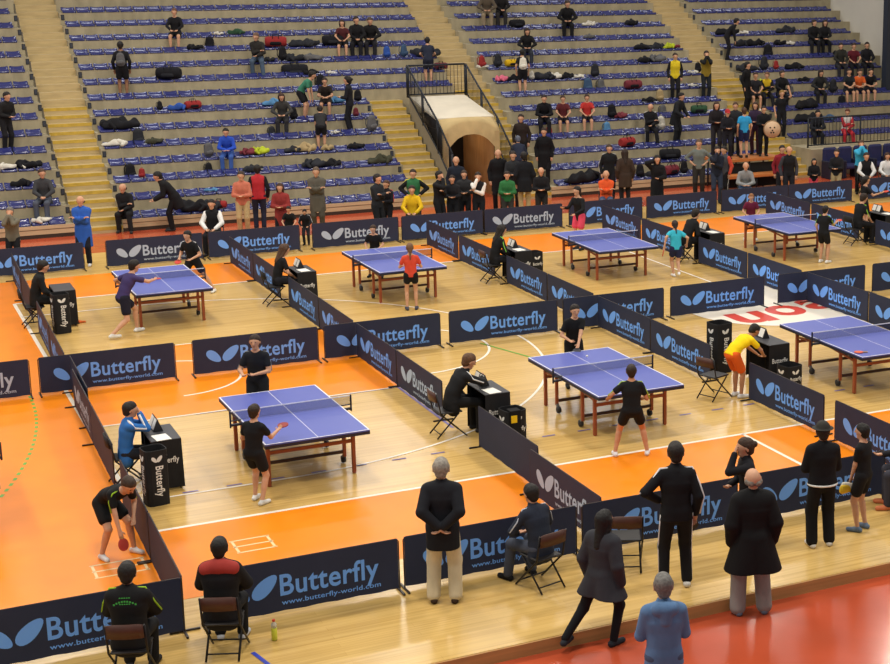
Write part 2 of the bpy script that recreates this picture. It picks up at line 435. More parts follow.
for (y, zc, zs, wf) in hoops:
    for i in range(N+1): t = -1+2*i/N; vs.append(tl((17.5+t*wf*.97, y+.012*math.sin(i*1.9), hz(t, zc, zs))))
for j in range(len(hoops)-1):
    for i in range(N): q_ = j*(N+1)+i; fs.append((q_, q_+N+1, q_+N+2, q_+1))
b.add(vs, fs, 0, True)
for sgn in (-1, 1):                       # canvas legs of the mouth
    x = 17.5+sgn*.84; b.box(tl((x-.08, 45.36, 0)), tl((x+.08, 45.46, 2.05)))
b.build('arched_mouth', M_beige, TN)
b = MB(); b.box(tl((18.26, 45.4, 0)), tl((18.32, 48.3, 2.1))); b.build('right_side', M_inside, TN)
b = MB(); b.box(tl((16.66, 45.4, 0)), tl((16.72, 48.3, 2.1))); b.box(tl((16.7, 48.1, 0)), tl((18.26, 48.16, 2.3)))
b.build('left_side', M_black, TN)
for xa, xb in ((tx0, tx0+.06), (tx1-.06, tx1)):
    b = MB(); b.add([tl(v) for v in ((xa, 44.36, 0), (xa, 48.3, 0), (xa, 48.3, 2.88), (xa, 46.9, 2.1), (xa, 44.36, .5), (xb, 44.36, 0), (xb, 48.3, 0), (xb, 48.3, 2.88), (xb, 46.9, 2.1), (xb, 44.36, .5))],
        [(0, 1, 2, 3, 4), (9, 8, 7, 6, 5), (0, 5, 6, 1), (1, 6, 7, 2), (2, 7, 8, 3), (3, 8, 9, 4), (4, 9, 5, 0)]); b.build('outer_side', mat('tunnel_side', '8f8672', rough=.8), TN)
def railing(pts, h, label, name='stair_railing', gap=.12, base_lift=0.0):
    t = thing(name, label, 'railing', pts[0]); o0 = Vector(pts[0])
    b = MB(); top = [Vector(p)-o0+Vector((0, 0, h)) for p in pts]; bot = [Vector(p)-o0+Vector((0, 0, .08)) for p in pts]
    b.tube(top, .03, 8); b.build('handrail', M_darkm, t)
    b = MB(); b.tube(bot, .025, 6); b.build('bottom_rail', M_darkm, t)
    b = MB(); 
    for i in range(len(pts)-1):
        L = (top[i+1]-top[i]).length; n = max(2, int(L/gap))
        for j in range(1, n): b.tube([bot[i].lerp(bot[i+1], j/n), top[i].lerp(top[i+1], j/n)], .009, 5)
    b.build('bars', M_darkm, t)
    for i in range(len(pts)):
        b = MB(); b.tube([Vector(pts[i])-o0, top[i]], .03, 6); b.build('post', M_darkm, t)
    return t
railing([(16.50, 48.30, 2.9), (18.455, 48.30, 2.9)], 1.0, 'dark railing across the back of the white tunnel roof')
railing([(16.50, 48.20, 2.9), (16.50, 46.9, 2.15), (16.50, 45.6, 1.42), (16.50, 44.4, .55)], 1.0, 'dark sloping railing between the left tunnel stairs and tunnel')
railing([(18.455, 48.20, 2.9), (18.455, 46.9, 2.15), (18.455, 45.6, 1.42), (18.455, 44.4, .55)], 1.0, 'dark sloping railing on the right side of the tunnel')
railing([(29.45, yk(1)-.2, .92), (31.6, yk(1)-.2, .92), (33.8, yk(1)-.2, .92), (35.9, yk(1)-.2, .92)], 1.0, 'dark upright railing above the padded seats at the right', gap=.14)
# ------------------------------------------------------- table tennis tables
M_blue = mat('table_blue', '5560ae', rough=.4, spec=.35, var=.03, vscale=1)
M_tedge = mat('table_edge', '232433', rough=.5)
M_leg = mat('red_brown_frame', '9c5030', rough=.45, var=.05, vscale=3)
M_lwhite = mat('table_line', 'dfe0ea', rough=.5)
M_net = mat('net_mesh', '20244a', rough=.8, alpha=.28)
M_tyre = mat('castor_rubber', '2b2b2e', rough=.6); M_hub = mat('castor_hub', '8a8a86', rough=.4, metal=.5)
def make_table():
    t = thing('table_tennis_table', '', 'table tennis table')
    for s in (-1, 1):
        b = MB(); y0, y1 = (-1.37, -.002) if s < 0 else (.002, 1.37)
        b.bbox((-.7625, y0, .737), (.7625, y1, .76), .003); h = b.build('table_half', M_blue, t)
        b = MB(); z0, z1 = .76, .7608
        b.box((-.7625, y0, z0), (-.7425, y1, z1)); b.box((.7425, y0, z0), (.7625, y1, z1))
        ye = -1.37 if s < 0 else 1.35; b.box((-.7425, ye, z0), (.7425, ye+.02, z1)); b.box((-.004, min(y0, y1)+.02*(s < 0), z0), (.004, y1-.02*(s > 0), z1))
        b.build('white_lines', M_lwhite, h)
        b = MB(); d = .045
        b.box((-.7625, min(y0, y1), .737-d), (-.742, y1, .736)); b.box((.742, y0, .737-d), (.7625, y1, .736))
        yy = (-1.37, -1.35) if s < 0 else (1.35, 1.37); b.box((-.742, yy[0], .737-d), (.742, yy[1], .736)); b.build('apron', M_tedge, h)
        # undercarriage of this half
        for sx in (-1, 1):
            b = MB(); b.bbox((sx*.63-.027, s*.955-.027, 0), (sx*.63+.027, s*.955+.027, .70), .006); b.build('leg', M_leg, t)
            b = MB(); b.bbox((sx*.63-.025, s*.50-.025, .12), (sx*.63+.025, s*.50+.025, .70), .006); b.build('inner_leg', M_leg, t)
            b = MB(); b.bar((sx*.63, s*1.25, .71), (sx*.63, s*.05, .71), .04, .05); b.bar((sx*.63, s*.955, .58), (sx*.63, s*.12, .66), .03, .035); b.build('side_rail', M_leg, t)
            c = MB(); c.lathe([(.012, -.03), (.055, -.028), (.06, 0), (.055, .028), (.012, .03)], 14, M=Matrix.Translation((sx*.63, s*.43, .062)) @ Matrix.Rotation(PI/2, 4, 'Y')); w_ = c.build('castor', M_tyre, t)
            c = MB(); c.bar((sx*.63, s*.50, .16), (sx*.63, s*.43, .075), .05, .03); c.build('castor_fork', M_hub, w_)
        b = MB(); b.bar((-.63, s*.955, .50), (.63, s*.955, .50), .03, .05); b.build('end_stretcher', M_leg, t)
        b = MB(); b.bar((-.63, s*.50, .20), (.63, s*.50, .20), .035, .045); b.build('lower_bar', mat('dark_bar', '4a3228', rough=.6), t)
        b = MB(); b.bar((-.66, s*.955, .70), (.66, s*.955, .70), .04, .05); b.build('cross_rail', M_leg, t)
    b = MB(); b.box((-.915, -.0015, .765), (.915, .0015, .902)); n = b.build('net', M_net, t)
    b = MB(); b.box((-.915, -.004, .900), (.915, .004, .9145)); b.build('net_tape', M_lwhite, n)
    for s in (-1, 1):
        b = MB(); b.bbox((s*.915-.012, -.012, .66), (s*.915+.012, .012, .918), .003); b.bar((s*.915, 0, .70), (s*.74, 0, .70), .05, .03); b.bar((s*.915, 0, .765), (s*.76, 0, .765), .03, .012); b.build('net_post', M_tedge, t)
    return t
T0 = make_table()
TABLES = {}
tabs = [('T1', 5.78, 22.73, .010, 'blue table tennis table in the front row with dark-shirted boy at its near end'),
        ('T2', 10.97, 22.70, .004, 'blue table tennis table in the front row where a ball is in flight'),
        ('T3', 16.03, 22.74, -.020, 'blue table tennis table in the front row with an orange bat lying on it'),
        ('T4', 5.96, 33.67, .010, 'blue table tennis table in the back row with purple-shirted player lunging at it'),
        ('T5', 10.98, 33.52, .003, 'blue table tennis table in the back row with red-shirted ponytailed girl beside it'),
        ('T6', 16.20, 33.45, -.012, 'blue table tennis table in the back row with turquoise-shirted child running beside it'),
        ('T7', 21.32, 33.40, -.010, 'blue table tennis table in the back row with maroon-shirted player behind it'),
        ('T0', .815, 22.72, 0, 'blue table tennis table cut off by the left edge of the photo')]
for i, (n, x, y, a, lab) in enumerate(tabs):
    if i == 0: o = T0; o.location = (x, y, e+.0025); o.rotation_euler.z = a; tag(o, lab, None, 'blue table tennis tables')
    else: o = dup(T0, (x, y, e+.0025), a, lab, 'blue table tennis tables')
    TABLES[n] = o
# ------------------------------------------------------------------ barriers
M_navy = mat('navy_banner', '2a3149', rough=.65, spec=.25, var=.1, vscale=1.5)
M_logo = mat('light_blue_print', '72a8fa', rough=.9, spec=.1); M_logo2 = mat('pale_grey_print', 'a9bbd2', rough=.9, spec=.1)
M_rod = mat('barrier_rod', '3a3330', rough=.4, metal=.5)
W_, H_ = 2.27, .67
def leaf(mb, cx, cz, L, wd, ang, y, n=22):
    pts = []
    for i in range(n):
        t = 2*PI*i/n; a, c_ = L/2*math.cos(t), wd/2*math.sin(t)*(1-.18*math.cos(t))
        pts.append((cx+a*math.cos(ang)-c_*math.sin(ang), y, cz+a*math.sin(ang)+c_*math.cos(ang)))
    mb.add(pts, [tuple(range(n))])
LET = fit_text(text_mesh('Butterfly', .018), -W_/2+.37*W_, -W_/2+.892*W_, .235, cap=.365, y=-.0115)
WEB = fit_text(text_mesh('www.butterfly-world.com', .014), -W_/2+.375*W_, -W_/2+.90*W_, .115, cap=.085, y=-.0115)
lg = MB(); leaf(lg, -W_/2+.158*W_, .335, .31, .165, R(-40), -.0115); leaf(lg, -W_/2+.293*W_, .368, .37, .18, R(42), -.0115)
LOGO = lg.mesh('wing_emblem')
def banner_mesh():
    b = MB(); nx, nz = 18, 5; vs = []
    for s in (-1, 1):
        for j in range(nz+1):
            for i in range(nx+1):
                x = -W_/2+W_*i/nx; z = .045+(H_-.045)*j/nz
                wob = .004*math.sin(i*1.3+j)*(1-j/nz)
                vs.append((x, s*.010 + (wob if s > 0 else 0), z-(.012*math.sin(i*.9)**2 if j == 0 else 0)))
    o = (nx+1)*(nz+1); fs = []
    for j in range(nz):
        for i in range(nx):
            a = j*(nx+1)+i; fs.append((a, a+1, a+nx+2, a+nx+1)); fs.append((o+a, o+a+nx+1, o+a+nx+2, o+a+1))
    for i in range(nx):
        fs.append((i, o+i, o+i+1, i+1)); a = nz*(nx+1)+i; fs.append((a, a+1, o+a+1, o+a))
    for j in range(nz):
        a = j*(nx+1); fs.append((a, a+nx+1, o+a+nx+1, o+a)); a += nx; fs.append((a, o+a, o+a+nx+1, a+nx+1))
    b.add(vs, fs); return b
def make_barrier(plain=False, grey=False):
    t = thing('court_barrier', '', 'barrier')
    bn = banner_mesh().build('banner', M_navy, t)
    b = MB(); xe = W_/2+.012
    b.tube([(-xe, 0, .02), (-xe, 0, H_-.03), (-xe+.03, 0, H_), (xe-.03, 0, H_), (xe, 0, H_-.03), (xe, 0, .02)], .008, 6); b.build('frame', M_rod, t)
    for s in (-1, 1):
        b = MB(); b.bar((s*xe, -.17, .012), (s*xe, .17, .012), .025, .02); b.build('foot', M_rod, t)
    if not plain:
        lm = M_logo2 if grey else M_logo
        for nm, me in (('wing_emblem', LOGO), ('lettering', LET), ('web_address', WEB)): obj(nm, me, lm, bn, own=True)
    return t
BP = make_barrier(); BG = make_barrier(grey=True); BN = make_barrier(plain=True); used = set()
def barrier(x, y, rz, label, kind='blue'):
    pr = {'blue': BP, 'grey': BG, 'plain': BN}[kind]
    if kind not in used:
        used.add(kind); pr.location = (x, y, e); pr.rotation_euler.z = rz; tag(pr, label, None, 'navy court barriers'); return pr
    return dup(pr, (x, y, e), rz, label, 'navy court barriers')
NTH = ['first', 'second', 'third', 'fourth', 'fifth', 'sixth', 'seventh', 'eighth', 'ninth', 'tenth', 'eleventh', 'twelfth', 'thirteenth']
rowA = [1.90, 4.44, 6.80, 9.17, 11.60, 14.0]
for i, x in enumerate(rowA): barrier(x, 17.27+.012*(i == 2), R(random.uniform(-.4, .4)), 'navy barrier with winged lettering, %s from the left in the front row' % NTH[i])
rowB = [1.58, 4.02, 6.62, 9.03, 11.51, 13.94, 16.40, 19.05, 21.55, 24.0]
for i, x in enumerate(rowB): barrier(x, 28.33, R(random.uniform(-.5, .5)), 'navy barrier with winged lettering, %s from the left in the middle row' % NTH[i], 'grey' if i in (0,) else 'blue')
rowC = [4.08, 6.88, 9.30, 11.92, 14.30, 16.63, 19.13, 21.56, 24.02, 26.32, 29.1, 31.5]
for i, x in enumerate(rowC): barrier(x, 39.35, R(random.uniform(-.5, .5)), 'navy barrier with winged lettering, %s from the left in the far row' % NTH[i], 'grey' if i in (1, 3, 5) else 'blue')
ySeg = [18.56, 20.90, 24.80, 27.12, 29.64, 31.97, 35.0, 37.38]
ySeg0 = [18.46, 20.80, 23.86, 26.16, 29.64, 31.97, 35.3, 37.62]
colX = [3.2, 8.5, 13.55, 18.62, 23.9]
cn = ['leftmost', 'second', 'third', 'fourth', 'fifth']
for c_, x in enumerate(colX):
    for j, y in enumerate(ySeg0 if c_ == 0 else ySeg):
        kind = 'blue'
        if c_ == 0 and j in (0, 1, 2, 6): kind = 'plain'
        if c_ == 1 and j == 1: kind = 'plain'
        if c_ == 1 and j in (0, 2): kind = 'grey'
        if c_ == 0 and j == 3: kind = 'grey'
        if c_ == 2 and j == 1: y = 21.16
        if c_ == 0: xx = 3.06+.0235*(y-17.3)
        elif c_ == 1 and j == 0: xx = 8.36
        else: xx = x
        if c_ == 4 and j in (0,): continue
        barrier(xx, y, -PI/2+R(random.uniform(-.3, .3)) - (R(1.35) if c_ == 0 else 0), 'navy barrier, %s from the front in the %s line between courts' % (NTH[j], cn[c_]), kind)
barrier(3.06+.0235*9.85+.07, 27.12, -PI/2-R(1.35), 'navy barrier overlapping the fourth one in the leftmost line between courts', 'plain')
# ---------------------------------------------------- figures: field mesher
def V3(*a): return np.array(a, float)
def nrm(v): return v/max(1e-9, np.linalg.norm(v))
class Field:
    """signed distance grid filled with softly joined tapered capsules, then meshed as one continuous surface"""
    def __init__(s, h): s.h = h; s.pr = []; s.cl = []
    def cap(s, a, b, ra, rb=None, k=.03, sq=None):
        s.pr.append((np.array(a, float), np.array(b, float), ra, ra if rb is None else rb, k, sq or [])); return s
    def mesh(s):
        h = s.h; lo = np.min([np.minimum(p[0], p[1])-max(p[2], p[3]) for p in s.pr], 0)-3*h
        hi = np.max([np.maximum(p[0], p[1])+max(p[2], p[3]) for p in s.pr], 0)+3*h
        n = np.ceil((hi-lo)/h).astype(int)+1; D = np.full(n, .5, np.float32)
        ax = [lo[i]+h*np.arange(n[i]) for i in range(3)]
        for a, b, ra, rb, k, sq in s.pr:
            pad = max(ra, rb)+k+2*h
            i0 = np.maximum(0, np.floor((np.minimum(a, b)-pad-lo)/h).astype(int)); i1 = np.minimum(n, np.ceil((np.maximum(a, b)+pad-lo)/h).astype(int)+1)
            X, Y, Z = np.meshgrid(*[ax[i][i0[i]:i1[i]] for i in range(3)], indexing='ij')
            q = np.stack([X, Y, Z], -1)-a; ab = b-a
            for u, f in sq: q = q+((f-1)*(q@u))[..., None]*u; ab = ab+(f-1)*(ab@u)*u
            L = ab@ab; t = np.clip((q@ab)/L, 0, 1) if L > 1e-12 else np.zeros(q.shape[:3])
            d = np.linalg.norm(q-t[..., None]*ab, axis=-1)-(ra+(rb-ra)*t)
            m = max([f for u, f in sq], default=1.0); d = d/(1+.5*(m-1)) if m > 1 else d
            S = tuple(slice(i0[i], i1[i]) for i in range(3)); o = D[S]
            if k > 0:
                w = np.clip(.5+.5*(o-d)/k, 0, 1); D[S] = o*(1-w)+d*w-k*w*(1-w)
            else: D[S] = np.minimum(o, d)
        for p, nv in s.cl:                      # flat cut, e.g. the hem of a coat
            X, Y, Z = np.meshgrid(*ax, indexing='ij'); D = np.maximum(D, ((X-p[0])*nv[0]+(Y-p[1])*nv[1]+(Z-p[2])*nv[2]).astype(np.float32))
        return nets(D, lo, h)
def nets(D, lo, h):
    nx, ny, nz = D.shape; ins = D < 0
    c = [ins[i:nx-1+i, j:ny-1+j, k:nz-1+k] for i in (0, 1) for j in (0, 1) for k in (0, 1)]
    sm = sum(x.astype(np.int8) for x in c); act = np.argwhere((sm > 0) & (sm < 8))
    idx = np.full((nx-1, ny-1, nz-1), -1, np.int64); idx[tuple(act.T)] = np.arange(len(act))
    P = np.zeros((len(act), 3)); W = np.zeros(len(act)); cor = [(i, j, k) for i in (0, 1) for j in (0, 1) for k in (0, 1)]
    val = {q: D[act[:, 0]+q[0], act[:, 1]+q[1], act[:, 2]+q[2]] for q in cor}
    for a in cor:
        for d in range(3):
            if a[d]: continue
            b = list(a); b[d] = 1; b = tuple(b); va, vb = val[a], val[b]; x = (va < 0) != (vb < 0)
            t = np.where(x, va/np.where(x, va-vb, 1), 0); p = np.array(a, float)+np.zeros((len(act), 3)); p[:, d] = t
            P[x] += p[x]; W[x] += 1
    verts = (act+P/W[:, None])*h+lo; F = []
    for d in range(3):
        e0 = [slice(None)]*3; e1 = [slice(None)]*3; e0[d] = slice(0, -1); e1[d] = slice(1, None)
        A, B = ins[tuple(e0)], ins[tuple(e1)]; E = np.argwhere(A != B)
        o1, o2 = (d+1) % 3, (d+2) % 3
        E = E[(E[:, o1] > 0) & (E[:, o2] > 0) & (E[:, o1] < D.shape[o1]-1) & (E[:, o2] < D.shape[o2]-1)]
        if not len(E): continue
        q = []
        for s1, s2 in ((0, 0), (1, 0), (1, 1), (0, 1)):
            g = E.copy(); g[:, o1] -= 1-s1; g[:, o2] -= 1-s2; q.append(idx[tuple(g.T)])
        q = np.stack(q, 1); fl = A[tuple(E.T)]; q[~fl] = q[~fl][:, ::-1]; F.append(q)
    return verts, np.concatenate(F)
def np_mesh(name, parts):
    """parts: list of (verts, faces(list or Nx4), material index)"""
    me = bpy.data.meshes.new(name); VV = []; LI = []; LS = []; MI = []; o = 0; ls = 0
    for v, f, mi in parts:
        v = np.asarray(v, float); VV.append(v); f = np.asarray(f); m = f.shape[1]
        LI.append((f+o).ravel()); LS.append(ls+m*np.arange(len(f))); MI.append(np.full(len(f), mi)); o += len(v); ls += m*len(f)
    VV = np.concatenate(VV); LI = np.concatenate(LI); LS = np.concatenate(LS); MI = np.concatenate(MI)
    me.vertices.add(len(VV)); me.vertices.foreach_set('co', VV.ravel().astype(np.float32))
    me.loops.add(len(LI)); me.loops.foreach_set('vertex_index', LI.astype(np.int32))
    me.polygons.add(len(LS)); me.polygons.foreach_set('loop_start', LS.astype(np.int32))
    me.polygons.foreach_set('material_index', MI.astype(np.int32)); me.polygons.foreach_set('use_smooth', np.ones(len(LS), bool))
    me.update(calc_edges=True); me.validate(); return me
def tube_np(pts, rads, n=6):
    b = MB(); b.tube([Vector(p) for p in pts], list(rads), n, caps=False); v = np.array(b.v); f = np.array(b.f)
    return v, f
def ik(a, t, l1, l2, hint):
    d = t-a; L = np.linalg.norm(d); L2 = min(max(L, abs(l1-l2)+.01), (l1+l2)*.999); u = d/max(L, 1e-6)
    x = (l1*l1-l2*l2+L2*L2)/(2*L2); y = math.sqrt(max(0, l1*l1-x*x)); hn = nrm(hint-(hint@u)*u)
    return a+u*x+hn*y, a+u*L2
Z3 = V3(0, 0, 1); X3 = V3(1, 0, 0); Y3 = V3(0, 1, 0)
def rot_ax(v, ax, a): c, s = math.cos(a), math.sin(a); return v*c+np.cross(ax, v)*s+ax*(ax@v)*(1-c)
def solve(p):
    """pose -> joints of a 1.75 m figure; x forward, y left, z up, ground at 0"""
    J = {}; sit = p.get('sit'); pz = p.get('pz', .56 if sit else .95); P = V3(p.get('px', 0), p.get('py', 0), pz)
    lean = p.get('lean', .12 if sit else .04); tw = p.get('twist', 0); side = p.get('side', 0)
    u = nrm(V3(math.sin(lean), side, math.cos(lean))); f = rot_ax(nrm(V3(math.cos(lean), 0, -math.sin(lean))), u, tw); f = nrm(f-(f@u)*u); l = np.cross(u, f)
    pl = lean*(.25 if sit else .55); pu = nrm(V3(math.sin(pl), 0, math.cos(pl))); pf = V3(math.cos(pl), 0, -math.sin(pl)); plv = Y3
    J.update(P=P, pu=pu, pf=pf); mid = P+pu*.16; C = mid+u*.20; N = mid+u*.36; J.update(mid=mid, C=C, N=N, u=u, f=f, l=l)
    hy, hp = p.get('head', (0, 0)); hu = rot_ax(nrm(u*.45+Z3*.55), l, hp); hf = rot_ax(f, hu, hy); hf = nrm(hf-(hf@hu)*hu); hl = np.cross(hu, hf)
    Hc = N+nrm(u+Z3)*.05+hu*.115+hf*.022; J.update(H=Hc, hu=hu, hf=hf, hl=hl)
    for s, n in ((1, 'L'), (-1, 'R')):
        S = N+l*s*.166-u*.068; J['S'+n] = S; hk = p.get('h'+n.lower(), 'down')
        eh = -.8*f*.8+l*s*.5-u*.3
        if isinstance(hk, str):
            if hk == 'down': T = S-Z3*.50+f*.03+l*s*.07
            elif hk == 'hip': T = P+pu*.13+l*s*.20+f*.06; eh = l*s*1.0-f*.5
            elif hk == 'cross': T = N-u*.22+f*.20-l*s*.10; eh = l*s*.7-u*.6-f*.2
            elif hk == 'clasp': T = N-u*.34+f*.24+l*s*.03; eh = l*s*.6-u*.5-f*.3
            elif hk == 'back': T = P+pu*.06-f*.19+l*s*.03; eh = l*s*.9-f*.5
            elif hk == 'face': T = Hc+hf*.15-hu*.06+l*s*.03; eh = l*s*.5-u*.9
            elif hk == 'ear': T = Hc+hl*s*.11+hf*.02-hu*.02; eh = l*s*.8-u*.5+f*.3
            elif hk == 'knee': T = V3(.36, s*.12, pz+.10); eh = l*s*.8-f*.5
            elif hk == 'lap': T = P+V3(.26, s*.05, .12); eh = l*s*.7-f*.5
            elif hk == 'lapclasp': T = P+V3(.34, s*.02, .10); eh = l*s*.7-f*.4
            elif hk == 'reach': T = S+f*.44-u*.14; eh = -u+l*s*.3
            elif hk == 'table': T = S+f*.36-u*.30; eh = l*s*.5-u*.3-f*.3
            elif hk == 'ready': T = S+f*.30-u*.26+l*s*.02; eh = -u*.6+l*s*.5-f*.4
            elif hk == 'up': T = S+u*.42+f*.14+l*s*.08; eh = l*s*.6+f*.6
            elif hk == 'out': T = S+l*s*.44-u*.10+f*.1; eh = -u
            elif hk == 'floor': T = S-Z3*.52+f*.10; eh = l*s*.4-f*.5
        else: T = V3(*hk)
        E, Wr = ik(S, T, .285, .255, eh); J['E'+n] = E; J['W'+n] = Wr
        J['hd'+n] = nrm(nrm(Wr-E)+(nrm(p['hd'+n.lower()]) if 'hd'+n.lower() in p else 0)*1.2) if ('hd'+n.lower()) in p else nrm(Wr-E)
        hip = P+plv*s*.092-pu*.02; J['K0'+n] = hip
        ft = p.get('f'+n.lower(), (.43, s*.13, 0) if sit else (0.0, s*.10, 0)); A = V3(ft[0], ft[1], (ft[2] if len(ft) > 2 else 0)+.085)
        kh = V3(1, s*.12+p.get('knock', 0)*-s, .25 if sit else 0); K, A2 = ik(hip, A, .435, .43, kh); J['K'+n] = K; J['A'+n] = A2
        fy = p.get('fy'+n.lower(), s*.18); J['T'+n] = V3(math.cos(fy), math.sin(fy), ft[3] if len(ft) > 3 else 0)
    return J
def figure_meshes(pose, of, h):
    J = solve(pose); u, f, l = J['u'], J['f'], J['l']; P, mid, C, N = J['P'], J['mid'], J['C'], J['N']; out = {}; k = .035
    fem = of.get('fem', 0); w = 1-.08*fem; sf = [(f, 1.55)]; sp = [(J['pf'], 1.35)]
    B = Field(h)
    B.cap(P-Y3*.05, P+Y3*.05, .115, sq=sp, k=k).cap(P+J['pu']*.02, mid, .150*w, .138*w, k=k, sq=sf).cap(mid, C, .138*w, .168*w, k=k, sq=sf).cap(C, N-u*.06, .165*w, .10, k=k, sq=sf)
    B.cap(J['SL']-l*.02, J['SR']+l*.02, .055*w, k=.05).cap(N-u*.01, J['SL']+u*.01, .045, .04, k=.04).cap(N-u*.01, J['SR']+u*.01, .045, .04, k=.04).cap(N-u*.04, J['H']-J['hu']*.06-J['hf']*.015, .058*w, .052*w, k=.03)
    HS = 1.13; H, hu, hf, hl = J['H']+J['hu']*.012, J['hu']*HS, J['hf']*HS, J['hl']*HS; hn = J['hl']
    B.cap(H-hf*.02+hu*.02, H+hf*.012+hu*.025, .099, .097, k=.02, sq=[(hn, 1.15)]).cap(H+hf*.02+hu*.0, H+hf*.045-hu*.075, .081, .047, k=.03, sq=[(hn, 1.1)])
    B.cap(H+hf*.095+hu*.02, H+hf*.112-hu*.018, .010, .016, k=.012)
    for s in (1, -1): B.cap(H+hl*s*.079-hf*.005+hu*.012, H+hl*s*.083-hf*.012-hu*.02, .027, .018, k=.008, sq=[(hn, 2.2)])
    ext = []
    for s, n in ((1, 'L'), (-1, 'R')):
        S, E, Wr = J['S'+n], J['E'+n], J['W'+n]; d = J['hd'+n]
        B.cap(S, E, .050*w, .038*w, k=.025).cap(E, Wr, .040*w, .026*w, k=.02)
        side_v = nrm(np.cross(d, V3(0, 0, 1) if abs(d[2]) < .8 else f)); pn = np.cross(d, side_v)   # palm normal
        Kn = Wr+d*.085; B.cap(Wr+d*.012, Kn-d*.012, .032, .038, k=.015, sq=[(pn, 1.9)])
        curl = of.get('curl', .5)
        # inner side of the hand carries the thumb
        ts = 1.0 if (side_v@(f*.6-l*s*.8)) > 0 else -1.0; sv = side_v*ts; cn = pn if (pn@(-l*s*.7-f*.2)) > 0 else -pn
        for i, (off, ln) in enumerate(((.027, .072), (.010, .080), (-.008, .074), (-.025, .058))):
            a = Kn+sv*off; p1 = a+rot_mix(d, cn, curl*.5)*ln*.45; p2 = p1+rot_mix(d, cn, curl*1.2)*ln*.32; p3 = p2+rot_mix(d, cn, curl*1.8)*ln*.25
            ext.append(tube_np([a-d*.02, p1, p2, p3, p3+rot_mix(d, cn, curl*1.8)*.006], [.0095, .0092, .0085, .0072, .003], 6))
        a = Wr+d*.03+sv*.028; p1 = a+nrm(d*.7+sv*.7+cn*.25)*.034; p2 = p1+nrm(d*.9+sv*.3+cn*.4)*.028
        ext.append(tube_np([a-sv*.012, p1, p2, p2+nrm(d+cn*.4)*.005], [.012, .0108, .009, .004], 6))
        hip, K, A = J['K0'+n], J['K'+n], J['A'+n]; sd = K-A; bk = nrm(-V3(1, 0, 0)+nrm(sd)*sd[0])
        B.cap(hip, K, .088*w, .056*w, k=.04).cap(K, A, .054*w, .036*w, k=.03).cap(K*.78+A*.22+bk*.012, K*.5+A*.5+bk*.01, .050*w, .042*w, k=.03)
        B.cap(A-Z3*.035, A+J['T'+n]*.13-Z3*.055, .034, .026, k=.02)
    hv, hfc = B.mesh()
    parts = [(hv, hfc, 0)]+[(v, q, 0) for v, q in ext]
    if h < .019:                                   # eyes and mouth
        for s in (1, -1):
            c = H+hf*.0905+hl*s*.031+hu*.018; m = MB(); m.ell(c, (.011, .011, .008), 5); parts.append(tri(m, 1))
        m = MB(); c = H+hf*.0885-hu*.052; m.tube([c-hl*.022, c+hf*.004, c+hl*.022], [.003, .006, .003], 5); parts.append(tri(m, 2))
    out['body'] = np_mesh('person', parts)
    # ---- clothing
    top = of.get('top', 'shirt'); slv = of.get('slv', .55 if top == 'shirt' else 2.0); t_ = (.014 if top == 'shirt' else .022 if top == 'jacket' else .034)+of.get('bulk', 0)
    def torso(F, t, hem):
        F.cap(mid, C, .140*w+t, .168*w+t, k=k, sq=sf).cap(C, N-u*.065, .165*w+t, .10+t*.6, k=k, sq=sf).cap(J['SL']-l*.03, J['SR']+l*.03, .055*w+t, k=.05)
        F.cap(mid, P+J['pu']*.02, .140*w+t, .150*w+t+.006, k=k, sq=sf)
        dn = -J['pu'] if not pose.get('sit') else -Z3; hp = P+J['pu']*(.16-hem)
        if hem > .16:
            fl_ = of.get('flare', .01); q2 = [(V3(1, 0, 0), 1.25 if hem < .33 else 1.0)]
            e0 = hp+J['pu']*.02 if hem < .33 else (P+(hp-P)*1.0)
            for s_ in (1, -1): F.cap(P+Y3*s_*.045, e0+Y3*s_*(.05+fl_)-J['pu']*.04, .118*w+t, .112*w+t+fl_*.8, k=.03, sq=q2)
        if not pose.get('sit'): F.cl.append((hp, dn))
    def sleeves(F, t, ln):
        for n in 'LR':
            S, E, Wr = J['S'+n], J['E'+n], J['W'+n]
            if ln <= 1: F.cap(S, S+(E-S)*ln, .052*w+t, .046*w+t+.006, k=.02)
            else:
                F.cap(S, E, .052*w+t, .042*w+t, k=.02); F.cap(E, E+(Wr-E)*(ln-1)*.97, .042*w+t, .030*w+t, k=.015)
    F = Field(h); torso(F, t_, of.get('hem', .22 if top == 'shirt' else .26 if top == 'jacket' else .55))
    if of.get('collar', top != 'shirt'): F.cap(N-u*.03-f*.02, N+u*.03+f*.005, .075, .068, k=.02)
    if of.get('hood'): F.cap(N-f*.105+l*.07-u*.01, N-f*.105-l*.07-u*.01, .068, k=.02).cap(N-f*.12-u*.13, N-f*.11-u*.02, .055, .085, k=.02)
    if not of.get('slvcol') and slv > 0: sleeves(F, t_*.8, slv)
    out['top'] = np_mesh('top', [F.mesh()+(0,)])
    if of.get('slvcol'):
        F = Field(h); sleeves(F, t_*.8+.002, slv); out['slv'] = np_mesh('sleeves', [F.mesh()+(0,)])
    bot = of.get('bot', 'trousers'); F = Field(h)
    F.cap(P-Y3*.045+Z3*.0, P+Y3*.045, .128, sq=sp, k=k); F.cap(P+J['pu']*.05, P, .150*w, .152*w, k=k, sq=sf)
    for n in 'LR':
        hip, K, A = J['K0'+n], J['K'+n], J['A'+n]
        if bot == 'trousers':
            lo_ = of.get('loose', .016); F.cap(hip, K, .092*w+.010, .058+lo_, k=.03).cap(K, A+(K-A)*.02, .056+lo_, .046+lo_*1.2, k=.03)
        elif bot == 'tights': F.cap(hip, K, .094*w, .066, k=.03).cap(K, A, .066, .050, k=.03)
        else: F.cap(hip, hip+(K-hip)*of.get('shorts', .62), .096*w+.012, .085+.012, k=.03)
